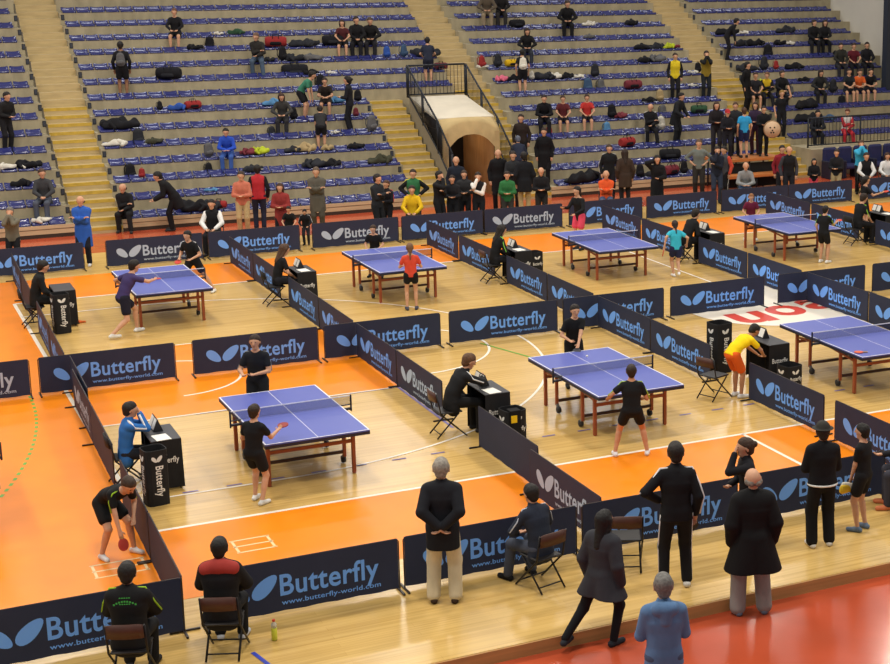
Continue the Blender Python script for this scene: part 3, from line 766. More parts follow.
    out['bot'] = np_mesh('bottom', [F.mesh()+(0,)])
    for n in 'LR':
        F = Field(min(h, .014)); A, T = J['A'+n], J['T'+n]; base = A-Z3*.05
        F.cap(base-T*.045-Z3*.0, base+T*.15-Z3*.006, .044, .040, k=.02, sq=[(Z3, 1.1)]).cap(A-Z3*.02, base+T*.05, .046, .036, k=.02)
        v, q = F.mesh(); v[:, 2] = np.maximum(v[:, 2], (base[2]-.035)); out['shoe'+n] = np_mesh('shoe', [(v, q, 0)])
    hr = of.get('hair', 'short'); F = Field(min(h, .016))
    if hr != 'bald':
        F.cap(H-hf*.022+hu*.030, H+hf*.004+hu*.042, .106, .099, k=.02, sq=[(hn, 1.12)]).cap(H-hf*.045-hu*.035, H-hf*.03+hu*.03, .070, .088, k=.02, sq=[(hn, 1.0)])
        for s in (1, -1): F.cap(H+hl*s*.058-hf*.01+hu*.03, H+hl*s*.060-hf*.012-hu*.012, .036, .028, k=.02)
        if hr in ('long', 'tail', 'bun'):
            F.cap(H-hf*.05+hu*.02, H-hf*.065-hu*.05, .075, .055, k=.03)
        if hr == 'long':
            for s in (1, -1): F.cap(H+hl*s*.07+hu*.01, N+l*s*.06-f*.045-u*.06, .038, .034, k=.03)
            F.cap(H-hf*.06, N-f*.105-u*.12, .072, .055, k=.03, sq=[(f, 1.3)])
        if hr == 'tail': F.cap(H-hf*.10+hu*.02, N-f*.14-u*.10, .034, .018, k=.02)
        if hr == 'bun': F.cap(H-hf*.115+hu*.03, H-hf*.12+hu*.03, .045, k=.015)
        out['hair'] = np_mesh('hair', [F.mesh()+(0,)])
    elif of.get('fringe'):
        for s in (1, -1): F.cap(H+hl*s*.062-hf*.03-hu*.015, H+hl*s*.03-hf*.078-hu*.02, .039, .039, k=.02)
        out['hair'] = np_mesh('hair', [F.mesh()+(0,)])
    if of.get('cap'):
        F = Field(min(h, .014)); F.cap(H-hf*.012+hu*.052, H+hf*.002+hu*.055, .112, .108, k=.02, sq=[(hn, 1.1)]).cap(H+hf*.08+hu*.045, H+hf*.15+hu*.03, .068, .062, k=.02, sq=[(J['hu'], 5.0)])
        if of.get('brim'): F.cap(H-hf*.01+hu*.055, H-hf*.0+hu*.055, .155, .155, k=.01, sq=[(J['hu'], 12.0)])
        out['cap'] = np_mesh('cap', [F.mesh()+(0,)])
    if of.get('stripe'):                                   # piping down the sleeves and trouser sides
        ps = []
        for s, n in ((1, 'L'), (-1, 'R')):
            S, E, Wr = J['S'+n], J['E'+n], J['W'+n]; o = nrm(l*s*.8-f*.35); rr = .052*w+t_*.8
            end = Wr if slv > 1 else S+(E-S)*slv
            pts = [N+l*s*.06-u*.01-f*.03+u*t_, S+nrm(u+o*.3)*(.057+t_), S*.6+E*.4+o*rr, E+o*(rr-.008)]+([E*.5+Wr*.5+o*(rr-.016), Wr+o*(.030+t_)] if slv > 1 else [])
            ps.append(tri(MB().tube([Vector(p) for p in pts], of.get('sw', .011), 5), 0))
        out['stripe'] = np_mesh('stripe', ps)
    if of.get('legstripe'):
        ps = []
        for s, n in ((1, 'L'), (-1, 'R')):
            hip, K, A = J['K0'+n], J['K'+n], J['A'+n]; o = nrm(Y3*s-V3(.3, 0, 0))
            ps.append(tri(MB().tube([Vector(p) for p in (hip+o*.10, hip*.5+K*.5+o*.088, K+o*.074, A+o*.060)], .009, 5), 0))
        out['legstripe'] = np_mesh('leg_stripe', ps)
    J2 = {q: J[q] for q in J}; return out, J2
def rot_mix(d, c, a): return d*math.cos(a)+c*math.sin(a)
def tri(m, mi):
    fs = []
    for q in m.f:
        for i in range(1, len(q)-1): fs.append((q[0], q[i], q[i+1]))
    return np.array(m.v), np.array(fs), mi
GEO = ('top', 'slv', 'hem', 'flare', 'bot', 'loose', 'shorts', 'hair', 'fringe', 'cap', 'hood', 'stripe', 'sw', 'legstripe', 'collar', 'fem', 'curl', 'bulk', 'brim')
FIG = {}
M_eye = mat('eye', '1c1512', rough=.3); M_lip = mat('lips', '8a4a3e', rough=.5)
NPEOPLE = 0
def person(pos, face, Hh, pose, of, label, group=None):
    """one figure: a continuous body with clothing and hair as its children"""
    global NPEOPLE
    dist = math.hypot(pos[0], pos[1]); h = .0105 if dist < 19 else .013 if dist < 27 else .017 if dist < 38 else .022
    sc = Hh/1.75; h /= sc
    g = {q: of[q] if q != 'slvcol' else 1 for q in of if q in GEO or q == 'slvcol'}
    key = repr((sorted(pose.items()), sorted(g.items()), round(h, 4)))
    if key not in FIG: FIG[key] = figure_meshes(pose, of, h)
    M, J = FIG[key]
    o = obj('person', M['body'], [skin(of.get('skin', 'c99a7c')), M_eye, M_lip], None, pos, R(face), own=True); o.scale = (sc,)*3
    tag(o, label, 'person', group)
    tn = {'shirt': 'shirt', 'jacket': 'jacket', 'coat': 'coat'}[of.get('top', 'shirt')]
    obj(of.get('topname', tn), M['top'], cloth(of['tc']), o, own=True)
    if 'slv' in M: obj('sleeves', M['slv'], cloth(of['slvcol']), o, own=True)
    obj({'trousers': 'trousers', 'tights': 'tights'}.get(of.get('bot', 'trousers'), 'shorts'), M['bot'], cloth(of['bc']), o, own=True)
    for n in 'LR': obj('shoe', M['shoe'+n], cloth(of.get('sc', '2a2a2c')), o, own=True)
    if 'hair' in M: obj('hair', M['hair'], mat('hair', of.get('hc', '231a14'), rough=.65, var=.3, vscale=34, bump=.5), o, own=True)
    if 'cap' in M: obj('cap', M['cap'], cloth(of.get('cc', '1c1c20')), o, own=True)
    for q, nm in (('stripe', 'sleeve_stripe'), ('legstripe', 'leg_stripe')):
        if q in M: obj(nm, M[q], cloth(of.get('stc', 'dcdcdc')), o, own=True)
    NPEOPLE += 1
    W = Matrix.Translation(Vector(pos)) @ Matrix.Rotation(R(face), 4, 'Z') @ Matrix.Scale(sc, 4)
    return o, (lambda q: W @ Vector(q)), J, W
# ----------------------------------------------- chairs, umpire tables, boxes
M_cblack = mat('black_cloth', '17171a', rough=.8, var=.2, vscale=6)
M_cframe = mat('chair_frame', '1d1a1a', rough=.45, metal=.2); M_cbrown = mat('brown_vinyl', '4a2a20', rough=.5, var=.1, vscale=6)
M_paper = mat('paper', 'e6e4dc', rough=.8); M_wtext = mat('white_print', 'e4e4e0', rough=.7)
def make_chair(back, seatm):
    t = thing('folding_chair', '', 'chair')
    b = MB(); b.bbox((-.21, -.20, .435), (.20, .20, .465), .012); b.build('seat', seatm, t)
    b = MB(); vs = []; n = 8
    for z in (.66, .84):
        for d in (0, .022):
            for i in range(n+1): y = -.205+.41*i/n; vs.append((-.235-.10*(z-.45)-d-.03*(1-(y/.205)**2), y, z-(.02*(y/.205)**4 if z > .8 else 0)))
    m = n+1; fs = []
    for i in range(n): fs += [(i, i+1, 2*m+i+1, 2*m+i), (m+i, 3*m+i, 3*m+i+1, m+i+1), (2*m+i, 2*m+i+1, 3*m+i+1, 3*m+i), (i, m+i, m+i+1, i+1)]
    fs += [(0, 2*m, 3*m, m), (n, m+n, 3*m+n, 2*m+n)]
    b.add(vs, fs, 0, True); b.build('backrest', back, t)
    for s in (-1, 1):
        b = MB(); b.tube([(.26, s*.215, .012), (-.20, s*.215, .45), (-.275, s*.215, .82)], .014, 6); b.build('front_leg', M_cframe, t)
        b = MB(); b.tube([(-.27, s*.19, .012), (.14, s*.19, .435)], .014, 6); b.build('rear_leg', M_cframe, t)
    for x, z, w in ((.18, .09, .215), (-.20, .08, .19)):
        b = MB(); b.tube([(x, -w, z), (x, w, z)], .010, 6); b.build('stretcher', M_cframe, t)
    return t
CH = make_chair(M_cbrown, M_cframe); CHB = make_chair(M_cblack, M_cblack); CHR = {}
def chair(p, face, label, brown=True):
    pr = CH if brown else CHB; k = brown
    if k not in CHR: CHR[k] = 1; pr.location = (p[0], p[1], e); pr.rotation_euler.z = R(face); pr.scale = (.92,)*3; return tag(pr, label, None, 'folding chairs')
    return dup(pr, (p[0], p[1], e), R(face), label, 'folding chairs')
BTX = text_mesh('Butterfly', .018)
def side_text(x0, x1, z0, M, size=None):
    me = BTX.copy(); return fit_text(me, x0, x1, z0, cap=size, y=0, M=M)
def umpire_table(p, label, w=.42, d=.78, face=0):
    t = thing('umpire_table', label, 'table', (p[0], p[1], e), R(face), 'umpire tables')
    b = MB(); b.bbox((-w/2, -d/2, .735), (w/2, d/2, .755), .006); b.build('tabletop', mat('grey_tabletop', '35353a', rough=.5), t)
    b = MB(); n = 40; vs = []; fs = []; per = []
    for (x0, y0, x1, y1) in ((-w/2, -d/2, w/2, -d/2), (w/2, -d/2, w/2, d/2), (w/2, d/2, -w/2, d/2)):
        for i in range(10): per.append((x0+(x1-x0)*i/10, y0+(y1-y0)*i/10))
    per.append((-w/2, d/2))
    for j, z in enumerate((.745, .4, .03)):
        for i, (x, y) in enumerate(per): s = 1+.012*j*(1+math.sin(i*2.1)); vs.append((x*s, y*s, z))
    m = len(per)
    for j in range(2):
        for i in range(m-1): a = j*m+i; fs.append((a, a+m, a+m+1, a+1))
    b.add(vs, fs, 0, True); sk = b.build('cloth_skirt', M_cblack, t)
    obj('lettering', side_text(-.16, .16, .42, Matrix.Translation((0, -d/2-.022, 0)), .12), M_wtext, sk)
    for sx in (-1, 1):
        for sy in (-1, 1):
            b = MB(); b.tube([(sx*(w/2-.04), sy*(d/2-.04), 0), (sx*(w/2-.04), sy*(d/2-.04), .735)], .012, 6); b.build('leg', M_cframe, t)
    return t
def scoreboard(p, face, label):
    t = thing('flip_scoreboard', label, 'scoreboard', (p[0], p[1], e+.757), R(face), 'flip scoreboards')
    b = MB(); b.add([(-.07, -.19, 0), (-.07, .19, 0), (.07, .19, 0), (.07, -.19, 0), (0, -.19, .18), (0, .19, .18)], [(3, 2, 1, 0), (0, 1, 5, 4), (2, 3, 4, 5), (0, 4, 3), (1, 2, 5)]); b.build('stand', mat('score_black', '26262a', rough=.5), t)
    M1 = Matrix.Rotation(math.atan2(.07, .18), 4, 'Y')
    for s in (-1, 1):
        b = MB(); b.bbox((.066-.002, s*.095-.075, .02), (.070, s*.095+.075, .165), .002, M=Matrix.Translation((0, 0, 0)) @ Matrix(((1, 0, -.39, .008), (0, 1, 0, 0), (0, 0, 1, 0), (0, 0, 0, 1)))); b.build('number_card', M_paper, t)
def sheet(p, label, rz=.1):
    b = MB(); b.bbox((-.105, -.15, 0), (.105, .15, .006), .002); o = b.build('score_sheet', M_paper, None, (p[0], p[1], e+.757), rz); tag(o, label, 'paper', 'score sheets')
def towel_box(p, hgt, label, s=.30, face=0, vertical=True):
    t = thing('towel_box', label, 'box', (p[0], p[1], e), R(face), 'towel boxes')
    b = MB(); a, c = s/2, s/2-.012; n = 24
    def ring(r, z):
        o = []
        for i in range(n):
            an = 2*PI*i/n+PI/4; cx, sx = math.cos(an), math.sin(an); q = (abs(cx)**5+abs(sx)**5)**(-.2); o.append((r*q*cx, r*q*sx, z))
        return o
    vs = ring(a, 0)+ring(a, hgt)+ring(c, hgt)+ring(c, .03); fs = []
    for j in range(3):
        for i in range(n): q = j*n+i; k_ = j*n+(i+1) % n; fs.append((q, k_, k_+n, q+n))
    fs.append(tuple(range(n))[::-1]); fs.append(tuple(range(3*n, 4*n)))
    b.add(vs, fs, 0, False); bd = b.build('box_body', M_cblack, t)
    for an in (0, -90, 90, 180):
        Rz = Matrix.Rotation(R(an), 4, 'Z') @ Matrix.Translation((0, -a-.003, 0))
        if vertical: Mx = Rz @ Matrix.Translation((0, 0, hgt*.72)) @ Matrix.Rotation(PI/2, 4, 'Y') @ Matrix.Translation((0, 0, -.03)); me = side_text(0, hgt*.55, 0, Mx, .15)
        else: me = side_text(-s*.36, s*.36, hgt*.42, Rz, .10)
        obj('lettering', me, M_wtext, bd)
        g = MB(); 
        if vertical: leaf(g, -.045, hgt*.84, .10, .05, R(-50), 0); leaf(g, .03, hgt*.85, .11, .055, R(50), 0)
        else: leaf(g, -.05, hgt*.75, .09, .045, R(-45), 0); leaf(g, .03, hgt*.76, .10, .05, R(45), 0)
        g.v = [tuple(Rz @ Vector(v)) for v in g.v]; g.build('wing_emblem', M_wtext, bd)
# (chair, table, box, ...) at the courts
CHAIRS = [((3.40, 22.88), 0, 'black umpire chair behind the boy in the blue jacket', 0), ((8.30, 22.88), 0, 'dark wooden umpire chair at the gap beside the middle front court', 1),
          ((3.46, 33.85), 0, 'black umpire chair at the far left court', 0), ((8.30, 33.48), 0, 'black umpire chair under the long-haired umpire', 0),
          ((13.35, 33.48), 0, 'dark umpire chair under the umpire with the lime lanyard', 1), ((18.40, 33.45), 0, 'dark umpire chair beside the turquoise-shirted child', 0),
          (tuple(at(714, 398))[:2], 20, 'empty dark chair next to the boy in yellow', 1), ((23.5, 33.45), 0, 'dark umpire chair at the far right court', 0)]
for p, f, lab, br in CHAIRS: chair(p, f, lab, br)
UT = [((3.86, 22.68), 'black-draped umpire table in front of the boy in the blue jacket'), ((8.92, 22.68), 'black-draped umpire table with a white score sheet beside the middle front court'),
      ((4.02, 33.85), 'black-draped umpire table at the far left court'), ((8.88, 33.40), 'black-draped umpire table in front of the long-haired umpire'),
      ((13.93, 33.40), 'black-draped umpire table in front of the umpire with the lime lanyard'), ((19.02, 33.30), 'black-draped umpire table next to the running child in turquoise'),
      ((14.5, 23.25), 'black-draped umpire table the boy in yellow bends over'), ((24.42, 33.5), 'black-draped umpire table at the right edge')]
for p, lab in UT: umpire_table(p, lab)
TB = [((3.60, 21.85), .80, 'tall black towel box with white lettering beside the blue-jacketed umpire', True), ((9.06, 22.05), .55, 'low black towel box with a yellow and black towel over it', False),
      ((3.86, 33.02), .80, 'tall black towel box with white lettering at the far left court', True), (tuple(at(534, 273))[:2], .52, 'low black towel box by the umpire with the lime lanyard', False),
      (tuple(at(719, 371))[:2], .92, 'tall black towel box standing by the empty chair', True), (tuple(at(789, 389))[:2], .45, 'low black towel bin by the boy in yellow', False)]
for p, h_, lab, v in TB: towel_box(p, h_, lab, (.38 if h_ > .85 else .32) if v else .36, 8, v)
for p, lab in (((3.82, 22.42), 'white score sheet on the table of the blue-jacketed umpire'), ((8.88, 22.45), 'white score sheet on the middle front umpire table'),
               ((8.86, 33.2), 'white score sheet on the table of the long-haired umpire'), ((13.9, 33.2), 'white score sheet by the umpire with the lime lanyard'), ((19.0, 33.1), 'white score sheet next to the running child'),
               ((24.42, 33.3), 'white score sheet on the umpire table at the right edge')): sheet(p, lab)
for p, lab in (((3.84, 22.93), 'white flip scoreboard on the table of the blue-jacketed umpire'), ((8.90, 22.94), 'white flip scoreboard on the middle front umpire table'), ((8.88, 33.66), 'white flip scoreboard in front of the long-haired umpire'),
               ((13.93, 33.66), 'white flip scoreboard by the umpire with the lime lanyard'), ((19.02, 33.56), 'white flip scoreboard next to the running child'), ((14.5, 23.5), 'white flip scoreboard in front of the boy in yellow'), ((24.42, 33.76), 'white flip scoreboard at the right edge')):
    scoreboard(p, 180, lab)
# front row chairs
FC = [(tuple(at(135, 682))[:2], 68, 'brown-backed folding chair under the man with green lettering on his back'), (tuple(at(227, 653))[:2], 66, 'brown-backed folding chair under the man in the black and red hooded jacket'),
      (tuple(at(541, 586))[:2], 104, 'brown-backed folding chair under the man in the navy tracksuit'), (tuple(at(626, 567))[:2], 66, 'empty brown-backed folding chair behind the woman in the puffer coat')]
for p, f, lab in FC: chair(p, f, lab)
# drink bottle by the second chair
p = at(302/4.045+200, 445/4.045+530); t = thing('drink_bottle', 'clear sports drink bottle with yellow drink standing by the second front chair', 'bottle', (p.x, p.y, e))
b = MB(); b.lathe([(.028, 0), (.033, .01), (.033, .12), (.030, .13), (.033, .15)], 14); b.build('drink', mat('yellow_drink', 'd4dc4a', rough=.2), t)
b = MB(); b.lathe([(.033, .15), (.032, .19), (.014, .215), (.014, .225)], 14); b.build('bottle_neck', mat('bottle_plastic', 'd8d8cc', rough=.1, alpha=.7), t)
b = MB(); b.lathe([(.017, .222), (.017, .245), (.008, .25)], 12); b.build('bottle_cap', mat('red_cap', 'c8402a', rough=.5), t)
# orange towel on the floor of the far left court, yellow towel over the low box
def blob(name, label, cat, p, size, col, seed, rz=0, z=None, group=None, bumps=7):
    rnd = random.Random(seed); F = Field(.018)
    for i in range(bumps):
        a = rnd.uniform(0, 2*PI); r_ = rnd.uniform(0, .8); x, y = size[0]/2*r_*math.cos(a), size[1]/2*r_*math.sin(a); zz = size[2]*(1-r_*.7)*rnd.uniform(.5, 1)
        ln = rnd.uniform(.2, .5); a2 = rnd.uniform(0, PI)
        F.cap((x-size[0]*.5*ln*math.cos(a2)*.6, y-size[1]*.5*ln*math.sin(a2)*.6, zz*.35), (x+size[0]*.5*ln*math.cos(a2)*.6, y+size[1]*.5*ln*math.sin(a2)*.6, zz*.5), max(.03, zz*.5), max(.025, zz*.32), k=.04)
    v, q = F.mesh(); v[:, 2] = np.maximum(v[:, 2], 0)
    return tag(obj(name, np_mesh(name, [(v, q, 0)]), cloth(col), None, (p[0], p[1], p[2] if len(p) > 2 else (z or e)), rz), label, cat, group)
q = at(75, 323.5); blob('towel', 'crumpled orange towel lying on the wooden floor of the far left court', 'towel', (q.x, q.y, e), (.42, .22, .07), 'd0642c', 3)
b = MB(); n = 6; vs = []
for i, (dx, dz) in enumerate(((.12, .30), (.19, .50), (.195, .565), (.10, .568), (0, .56))):
    for j in range(n): vs.append((8.78+.0-dx*.0+j*.05, 22.32-dx, dz+e))
fs = [(i*n+j, i*n+j+1, (i+1)*n+j+1, (i+1)*n+j) for i in range(4) for j in range(n-1)]
b = MB(); b.bbox((8.94, 21.83, .16), (9.12, 21.85, .57), .008); b.bbox((8.94, 21.83, .556), (9.12, 22.0, .575), .008); o = b.build('towel', cloth('151517'), None, (0, 0, e)); tag(o, 'black and yellow towel hanging over the low towel box', 'towel')
b = MB(); b.bbox((8.95, 21.824, .38), (9.05, 21.829, .50), .002); b.build('yellow_band', cloth('e6c21e'), o)
# wooden staging beside the last aisle
t = thing('wooden_staging', 'two-step staging with orange wooden planks in front of the right-centre seats', 'platform', (26.2, 43.5, 0))
M_plank = mat('orange_plank', 'b8713a', rough=.5, var=.12, vscale=4, stretch=(.3, 4, 4))
for i, (y0, y1, z) in enumerate(((-.75, -.30, .50), (-.30, .80, .96))):
    b = MB(); b.bbox((-1.15, y0, z-.10), (1.15, y1-.01, z), .01); b.build('plank_step', M_plank, t)
for x in (-1.05, 0, 1.05):
    for y, z in ((-.65, .40), (-.2, .86), (.65, .86)):
        b = MB(); b.tube([(x, y, 0), (x, y, z)], .03, 6); b.build('leg', M_darkm, t)
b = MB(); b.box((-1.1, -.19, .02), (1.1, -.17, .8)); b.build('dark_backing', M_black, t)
# dark blue padded seats at the right
M_pad = mat('dark_blue_upholstery', '1d2350', rough=.7, var=.15, vscale=5)
def pad_seat():
    t = thing('padded_seat', '', 'seat'); 
    b = MB(); b.bbox((-.27, -.30, .30), (.27, .22, .46), .05); b.build('seat', M_pad, t)
    b = MB(); b.bbox((-.27, .14, .40), (.27, .30, 1.02), .06); b.build('backrest', M_pad, t)
    for s in (-1, 1):
        b = MB(); b.bbox((s*.27-.03, -.28, .0), (s*.27+.03, .26, .60), .02); b.build('armrest', mat('seat_side', '15182f', rough=.6), t)
    return t
ps = pad_seat()
for i in range(7):
    lab = 'dark blue padded seat below the upright railing, %s from the aisle' % NTH[i]
    if i == 0: ps.location = (29.75, 43.75, 0); tag(ps, lab, None, 'padded seats below the right railing')
    else: dup(ps, (29.75+.62*i, 43.75, 0), 0, lab, 'padded seats below the right railing')
# --------------------------------------------------------------- the people
def O(tc, bc, top='shirt', bot='trousers', **k): return dict(tc=tc, bc=bc, top=top, bot=bot, **k)
def PZ(**k): return k
def head_at(px, py, Hh):
    """where a standing person stands whose head top the photograph shows at (px, py): floor, or else a terrace"""
    q = at(px, py, Hh)
    if q.y < 44.05: return Vector((q.x, q.y, e if q.y < 41.5 else 0))
    best = None
    c = [(43.95, 0.0)]+[(yk(k)+.53, zk(k)) for k in range(0, 14)]
    for y, z in c:
        x = x_at(px, y, z+Hh); er = abs(pix(x, y, z+Hh)[1]-py)
        if best is None or er < best[0]: best = (er, x, y, z)
    return Vector(best[1:])
def on(px, py, z=0.0): q = at(px, py, z); return Vector((q.x, q.y, z+(e if z == 0 else 0)))
def behind(px, py, Hh, y=39.85):
    p = head_at(px, py, Hh)
    if p.y >= y: return p, Hh
    lo, hi = .8, 2.2                                     # keep clear of the far barriers: same sight line, further back
    for _ in range(40):
        m = (lo+hi)/2; lo, hi = (m, hi) if pix(x_at(px, y, m), y, m)[1] > py else (lo, m)
    return Vector((x_at(px, y, lo), y, e)), lo
CROWD = []
for px_, py_ in ((212, 204), (412, 194), (866, 163), (887, 161), (606, 177), (745, 171)):
    q = at(px_, py_, 1.28); q = q if q.y > 40.1 else Vector((x_at(px_, 40.1, 1.3), 40.1, 0)); CROWD.append((q.x, q.y))
def height_at(px, py, y):
    lo, hi = .6, 2.6
    for _ in range(40):
        m = (lo+hi)/2; lo, hi = (m, hi) if pix(x_at(px, y, m), y, m)[1] > py else (lo, m)
    return lo
def clear(px, py, Hh):
    """floor spot on the sight line of a head at (px, py) that is not already taken"""
    p, h0 = behind(px, py, Hh)
    if p.z > .05: CROWD.append((p.x, p.y)); return p, Hh
    best = None
    for dy in (0, .25, -.25, .5, -.5, .75, -.75, 1.0, -1.0, 1.25, -1.25):
        y = p.y+dy
        if y < 39.82 or y > 43.95: continue
        h = height_at(px, py, y); x = x_at(px, y, h); d = min([math.hypot(x-a, y-b) for a, b in CROWD] or [9])
        sc_ = min(d, .5)-1.2*abs(h-Hh)-.05*abs(dy)
        if best is None or sc_ > best[0]: best = (sc_, x, y, h)
    CROWD.append(best[1:3]); return Vector((best[1], best[2], e if best[2] < 41.5 else 0)), best[3]
BK = '1a1a1e'
SK2 = 'd0a283'
# poses
STAND = PZ(); CLASP = PZ(hl='clasp', hr='clasp'); CROSS = PZ(hl='cross', hr='cross'); HIPS = PZ(hl='hip', hr='hip'); BACKH = PZ(hl='back', hr='back', fl=(0, .13), fr=(0, -.13))
PHOTO = PZ(hl='face', hr='face'); EAR = PZ(hr='ear', hl='clasp'); MOUTH = PZ(hr='face', hl='cross')
READY = PZ(pz=.88, lean=.32, hl='ready', hr='ready', fl=(.02, .20), fr=(-.02, -.20))
SIT = PZ(sit=1, pz=.60, hl='knee', hr='knee'); SITC = PZ(sit=1, pz=.60, lean=.22, hl='lapclasp', hr='lapclasp'); SITX = PZ(sit=1, pz=.60, hl='cross', hr='cross'); SITL = PZ(sit=1, pz=.60, lean=.45, hl='lapclasp', hr='lapclasp', head=(0, -.1))
SITT = PZ(sit=1, pz=.60, lean=.34, hl='table', hr='table', head=(0, .15)); BEND = PZ(lean=1.05, pz=.90, px=-.12, hl='floor', hr='reach', head=(0, .1)); WALK = PZ(fl=(.22, .09), fr=(-.24, -.09, .05), lean=.08)
SIDEH = PZ(hr='down', hl='hip'); LEANB = PZ(lean=.35, pz=.93, hl='table', hr='table')
HAND = {}
def bat(W, J, n, label, col='c03a2c', tilt=0.0):
    """a bat gripped in hand n"""
    d = J['hd'+n]; Wr = J['W'+n]+d*.07
    t = thing('table_tennis_bat', label, 'bat', W(Wr)); p0 = W(Wr); dv = (W(Wr+d*.3)-p0).normalized(); s = dv.cross(Vector((0, 0, 1))).normalized(); nrmv = s.cross(dv)
    nv = (nrmv*math.cos(tilt)+s*math.sin(tilt)); sd = dv.cross(nv)
    M = Matrix(((dv.x, sd.x, nv.x, 0), (dv.y, sd.y, nv.y, 0), (dv.z, sd.z, nv.z, 0), (0, 0, 0, 1)))
    b = MB(); b.bbox((-.05, -.013, -.011), (.055, .013, .011), .005, M=M); b.build('handle', mat('bat_handle', 'b08a58', rough=.6), t)
    b = MB(); n_ = 20; pr = [(.125+.082*math.cos(2*PI*i/n_), .075*math.sin(2*PI*i/n_)) for i in range(n_)]
    vs = [M @ Vector((x, y, z)) for z in (-.006, .006) for x, y in pr]
    b.add(vs, [tuple(range(n_))[::-1], tuple(range(n_, 2*n_))]+[(i, (i+1) % n_, n_+(i+1) % n_, n_+i) for i in range(n_)]); b.build('blade', mat('bat_rubber', col, rough=.6), t)
# --- front of the picture -------------------------------------------------
CO = person(on(134, 683), 68, 1.66, PZ(sit=1, pz=.575, lean=.10, hl='knee', hr='knee', head=(0, .1)), O('17181a', '16171a', 'jacket', hc='141210', stripe=1, stc='9ac832', slv=2, hem=.24, bulk=.018), 'seated man with green lettering and lime piping on a black jacket')
GP = person(on(225, 654), 66, 1.66, PZ(sit=1, pz=.58, lean=.10, hl='knee', hr='knee'), O('18181b', '15161a', 'jacket', hc='120f0d', sc='c8ccd4', hem=.26, bulk=.024), 'seated man in black hooded jacket with red collar, back to camera')
W = GP[1]; J = GP[2]
Jc = CO[2]; bm = MB(); up = Jc['u']; lf = Jc['l']; bc_ = Jc['C']-Jc['f']*.150
def dash(cx, cz, w_, hh):
    c = bc_+lf*cx+up*cz; o_ = -Jc['f']*.004
    bm.add([tuple(c+o_+lf*a*w_/2+up*b_*hh/2-Jc['f']*.012*(1-(cx/.2)**2)) for a, b_ in ((1, -1), (-1, -1), (-1, 1), (1, 1))], [(0, 1, 2, 3)])
for i in range(9): t_ = -1+2*i/8; dash(t_*.115, .075-.035*t_*t_, .020, .020)
M_gp = mat('green_print', '3fae4a', rough=.7); bm.build('green_lettering', M_gp, CO[0])
for z_ in (.115, .045):
    bm = MB()
    for i in range(5): dash(-.05+.025*i, z_, .018, .012)
    bm.build('green_lettering', M_gp, CO[0])
F = Field(.011)
for s in (-1, 1): F.cap(J['N']+J['l']*s*.03-J['u']*.02-J['f']*.055, J['N']+J['l']*s*.15-J['u']*.05-J['f']*.035, .098, .084, k=.03)
me = np_mesh('collar', [F.mesh()+(0,)]); obj('red_collar', me, cloth('a23a34'), GP[0])
person(on(445, 602), 64, 1.75, BACKH, O('1a1c22', 'cfc3a6', 'coat', topname='blazer', hem=.42, hc='8c867c', loose=.03, sc='3a2a20', flare=.0), 'grey-haired man in dark blazer and beige trousers, hands behind back')
person(on(541, 586), 104, 1.60, PZ(sit=1, pz=.575, lean=.34, hl='knee', hr='knee', fl=(.46, .2), fr=(.40, -.16)), O('262c3a', '454b5a', 'jacket', hc='17120f', stripe=1, sw=.009, stc='c4ccd8', sc='18181a'), 'seated man in navy tracksuit top with white piping by the barrier')
person(on(603, 645, -.16), 28, 1.62, PZ(fl=(-.42, .26, .10), fr=(.06, -.12), lean=.05, pz=.91), O('33343a', '141418', 'coat', bot='tights', hair='long', hc='0f0d0d', hem=.40, flare=.075, bulk=.02, fem=1, sc='2c3036'), 'woman in dark padded coat and black leggings walking past chairs')
tm = person(on(676, 588), 72, 1.81, PZ(hl='hip', hr='down', fl=(-.02, .15), fr=(.05, -.14)), O('15161a', '15161a', 'jacket', hc='1d1612', stripe=1, legstripe=1, sc='d4d2cc', stc='e4e4e4', sw=.014), 'man in black tracksuit with white stripes, one hand on hip')
bat(tm[1], tm[2], 'R', 'black table tennis bat in the hand of the man in black tracksuit', '26262a')
q = at(664, 578, 1.75-.16)
person(Vector((q.x, q.y, -.16)), 72, 1.75, CLASP, O('5c7da6', '4a5a76', 'jacket', topname='hooded_sweatshirt', hood=1, hc='6e6c68', sc='6a6a6a'), 'grey-haired man in blue hooded sweatshirt on the red floor')
person(on(752, 614, -.16), 72, 1.78, PZ(fl=(.02, .17), fr=(.02, -.15)), O('121214', '8d8a86', 'coat', hair='bald', fringe=1, hc='7a7268', hem=.54, flare=.07, bulk=.028, loose=.04, sc='6a7686'), 'balding man in long black coat and grey trousers')
q = head_at(748, 440, 1.62); person(q, 165, 1.62, PZ(hl='face', hr='clasp'), O('1b1b20', '1c1c22', 'jacket', hair='bun', hc='3a281c', fem=1), 'young woman with bun in black jacket, behind the balding man')
CM = person(on(821, 546), 72, 1.63, PZ(hl='clasp', hr='clasp', fl=(-.02, .14), fr=(.02, -.12)), O('131316', '131316', 'jacket', cap=1, brim=1, bulk=.015, cc='34332f', hem=.20, loose=.03, sc='d8d4cc'), 'man in black sweater and dark cap facing the barrier')
bm = MB(); Jc = CM[2]; c0 = Jc['P']+Jc['pu']*(-.03)
bm.tube([Vector(c0+Jc['pf']*.160*math.cos(2*PI*i/28)+Y3*.205*math.sin(2*PI*i/28)) for i in range(29)], .014, 6); bm.build('white_hem', cloth('d8d6d0'), CM[0])
person(on(862, 530), 120, 1.45, PZ(hl=(.22, .07, .72), hr=(.22, -.07, .72), fl=(.03, .12), fr=(0, -.11)), O('17181b', '17181b', 'shirt', 'shorts', slv=.6, hc='14110f', sc='6a7c94'), 'boy in black shirt and shorts holding yellow and white shoes')
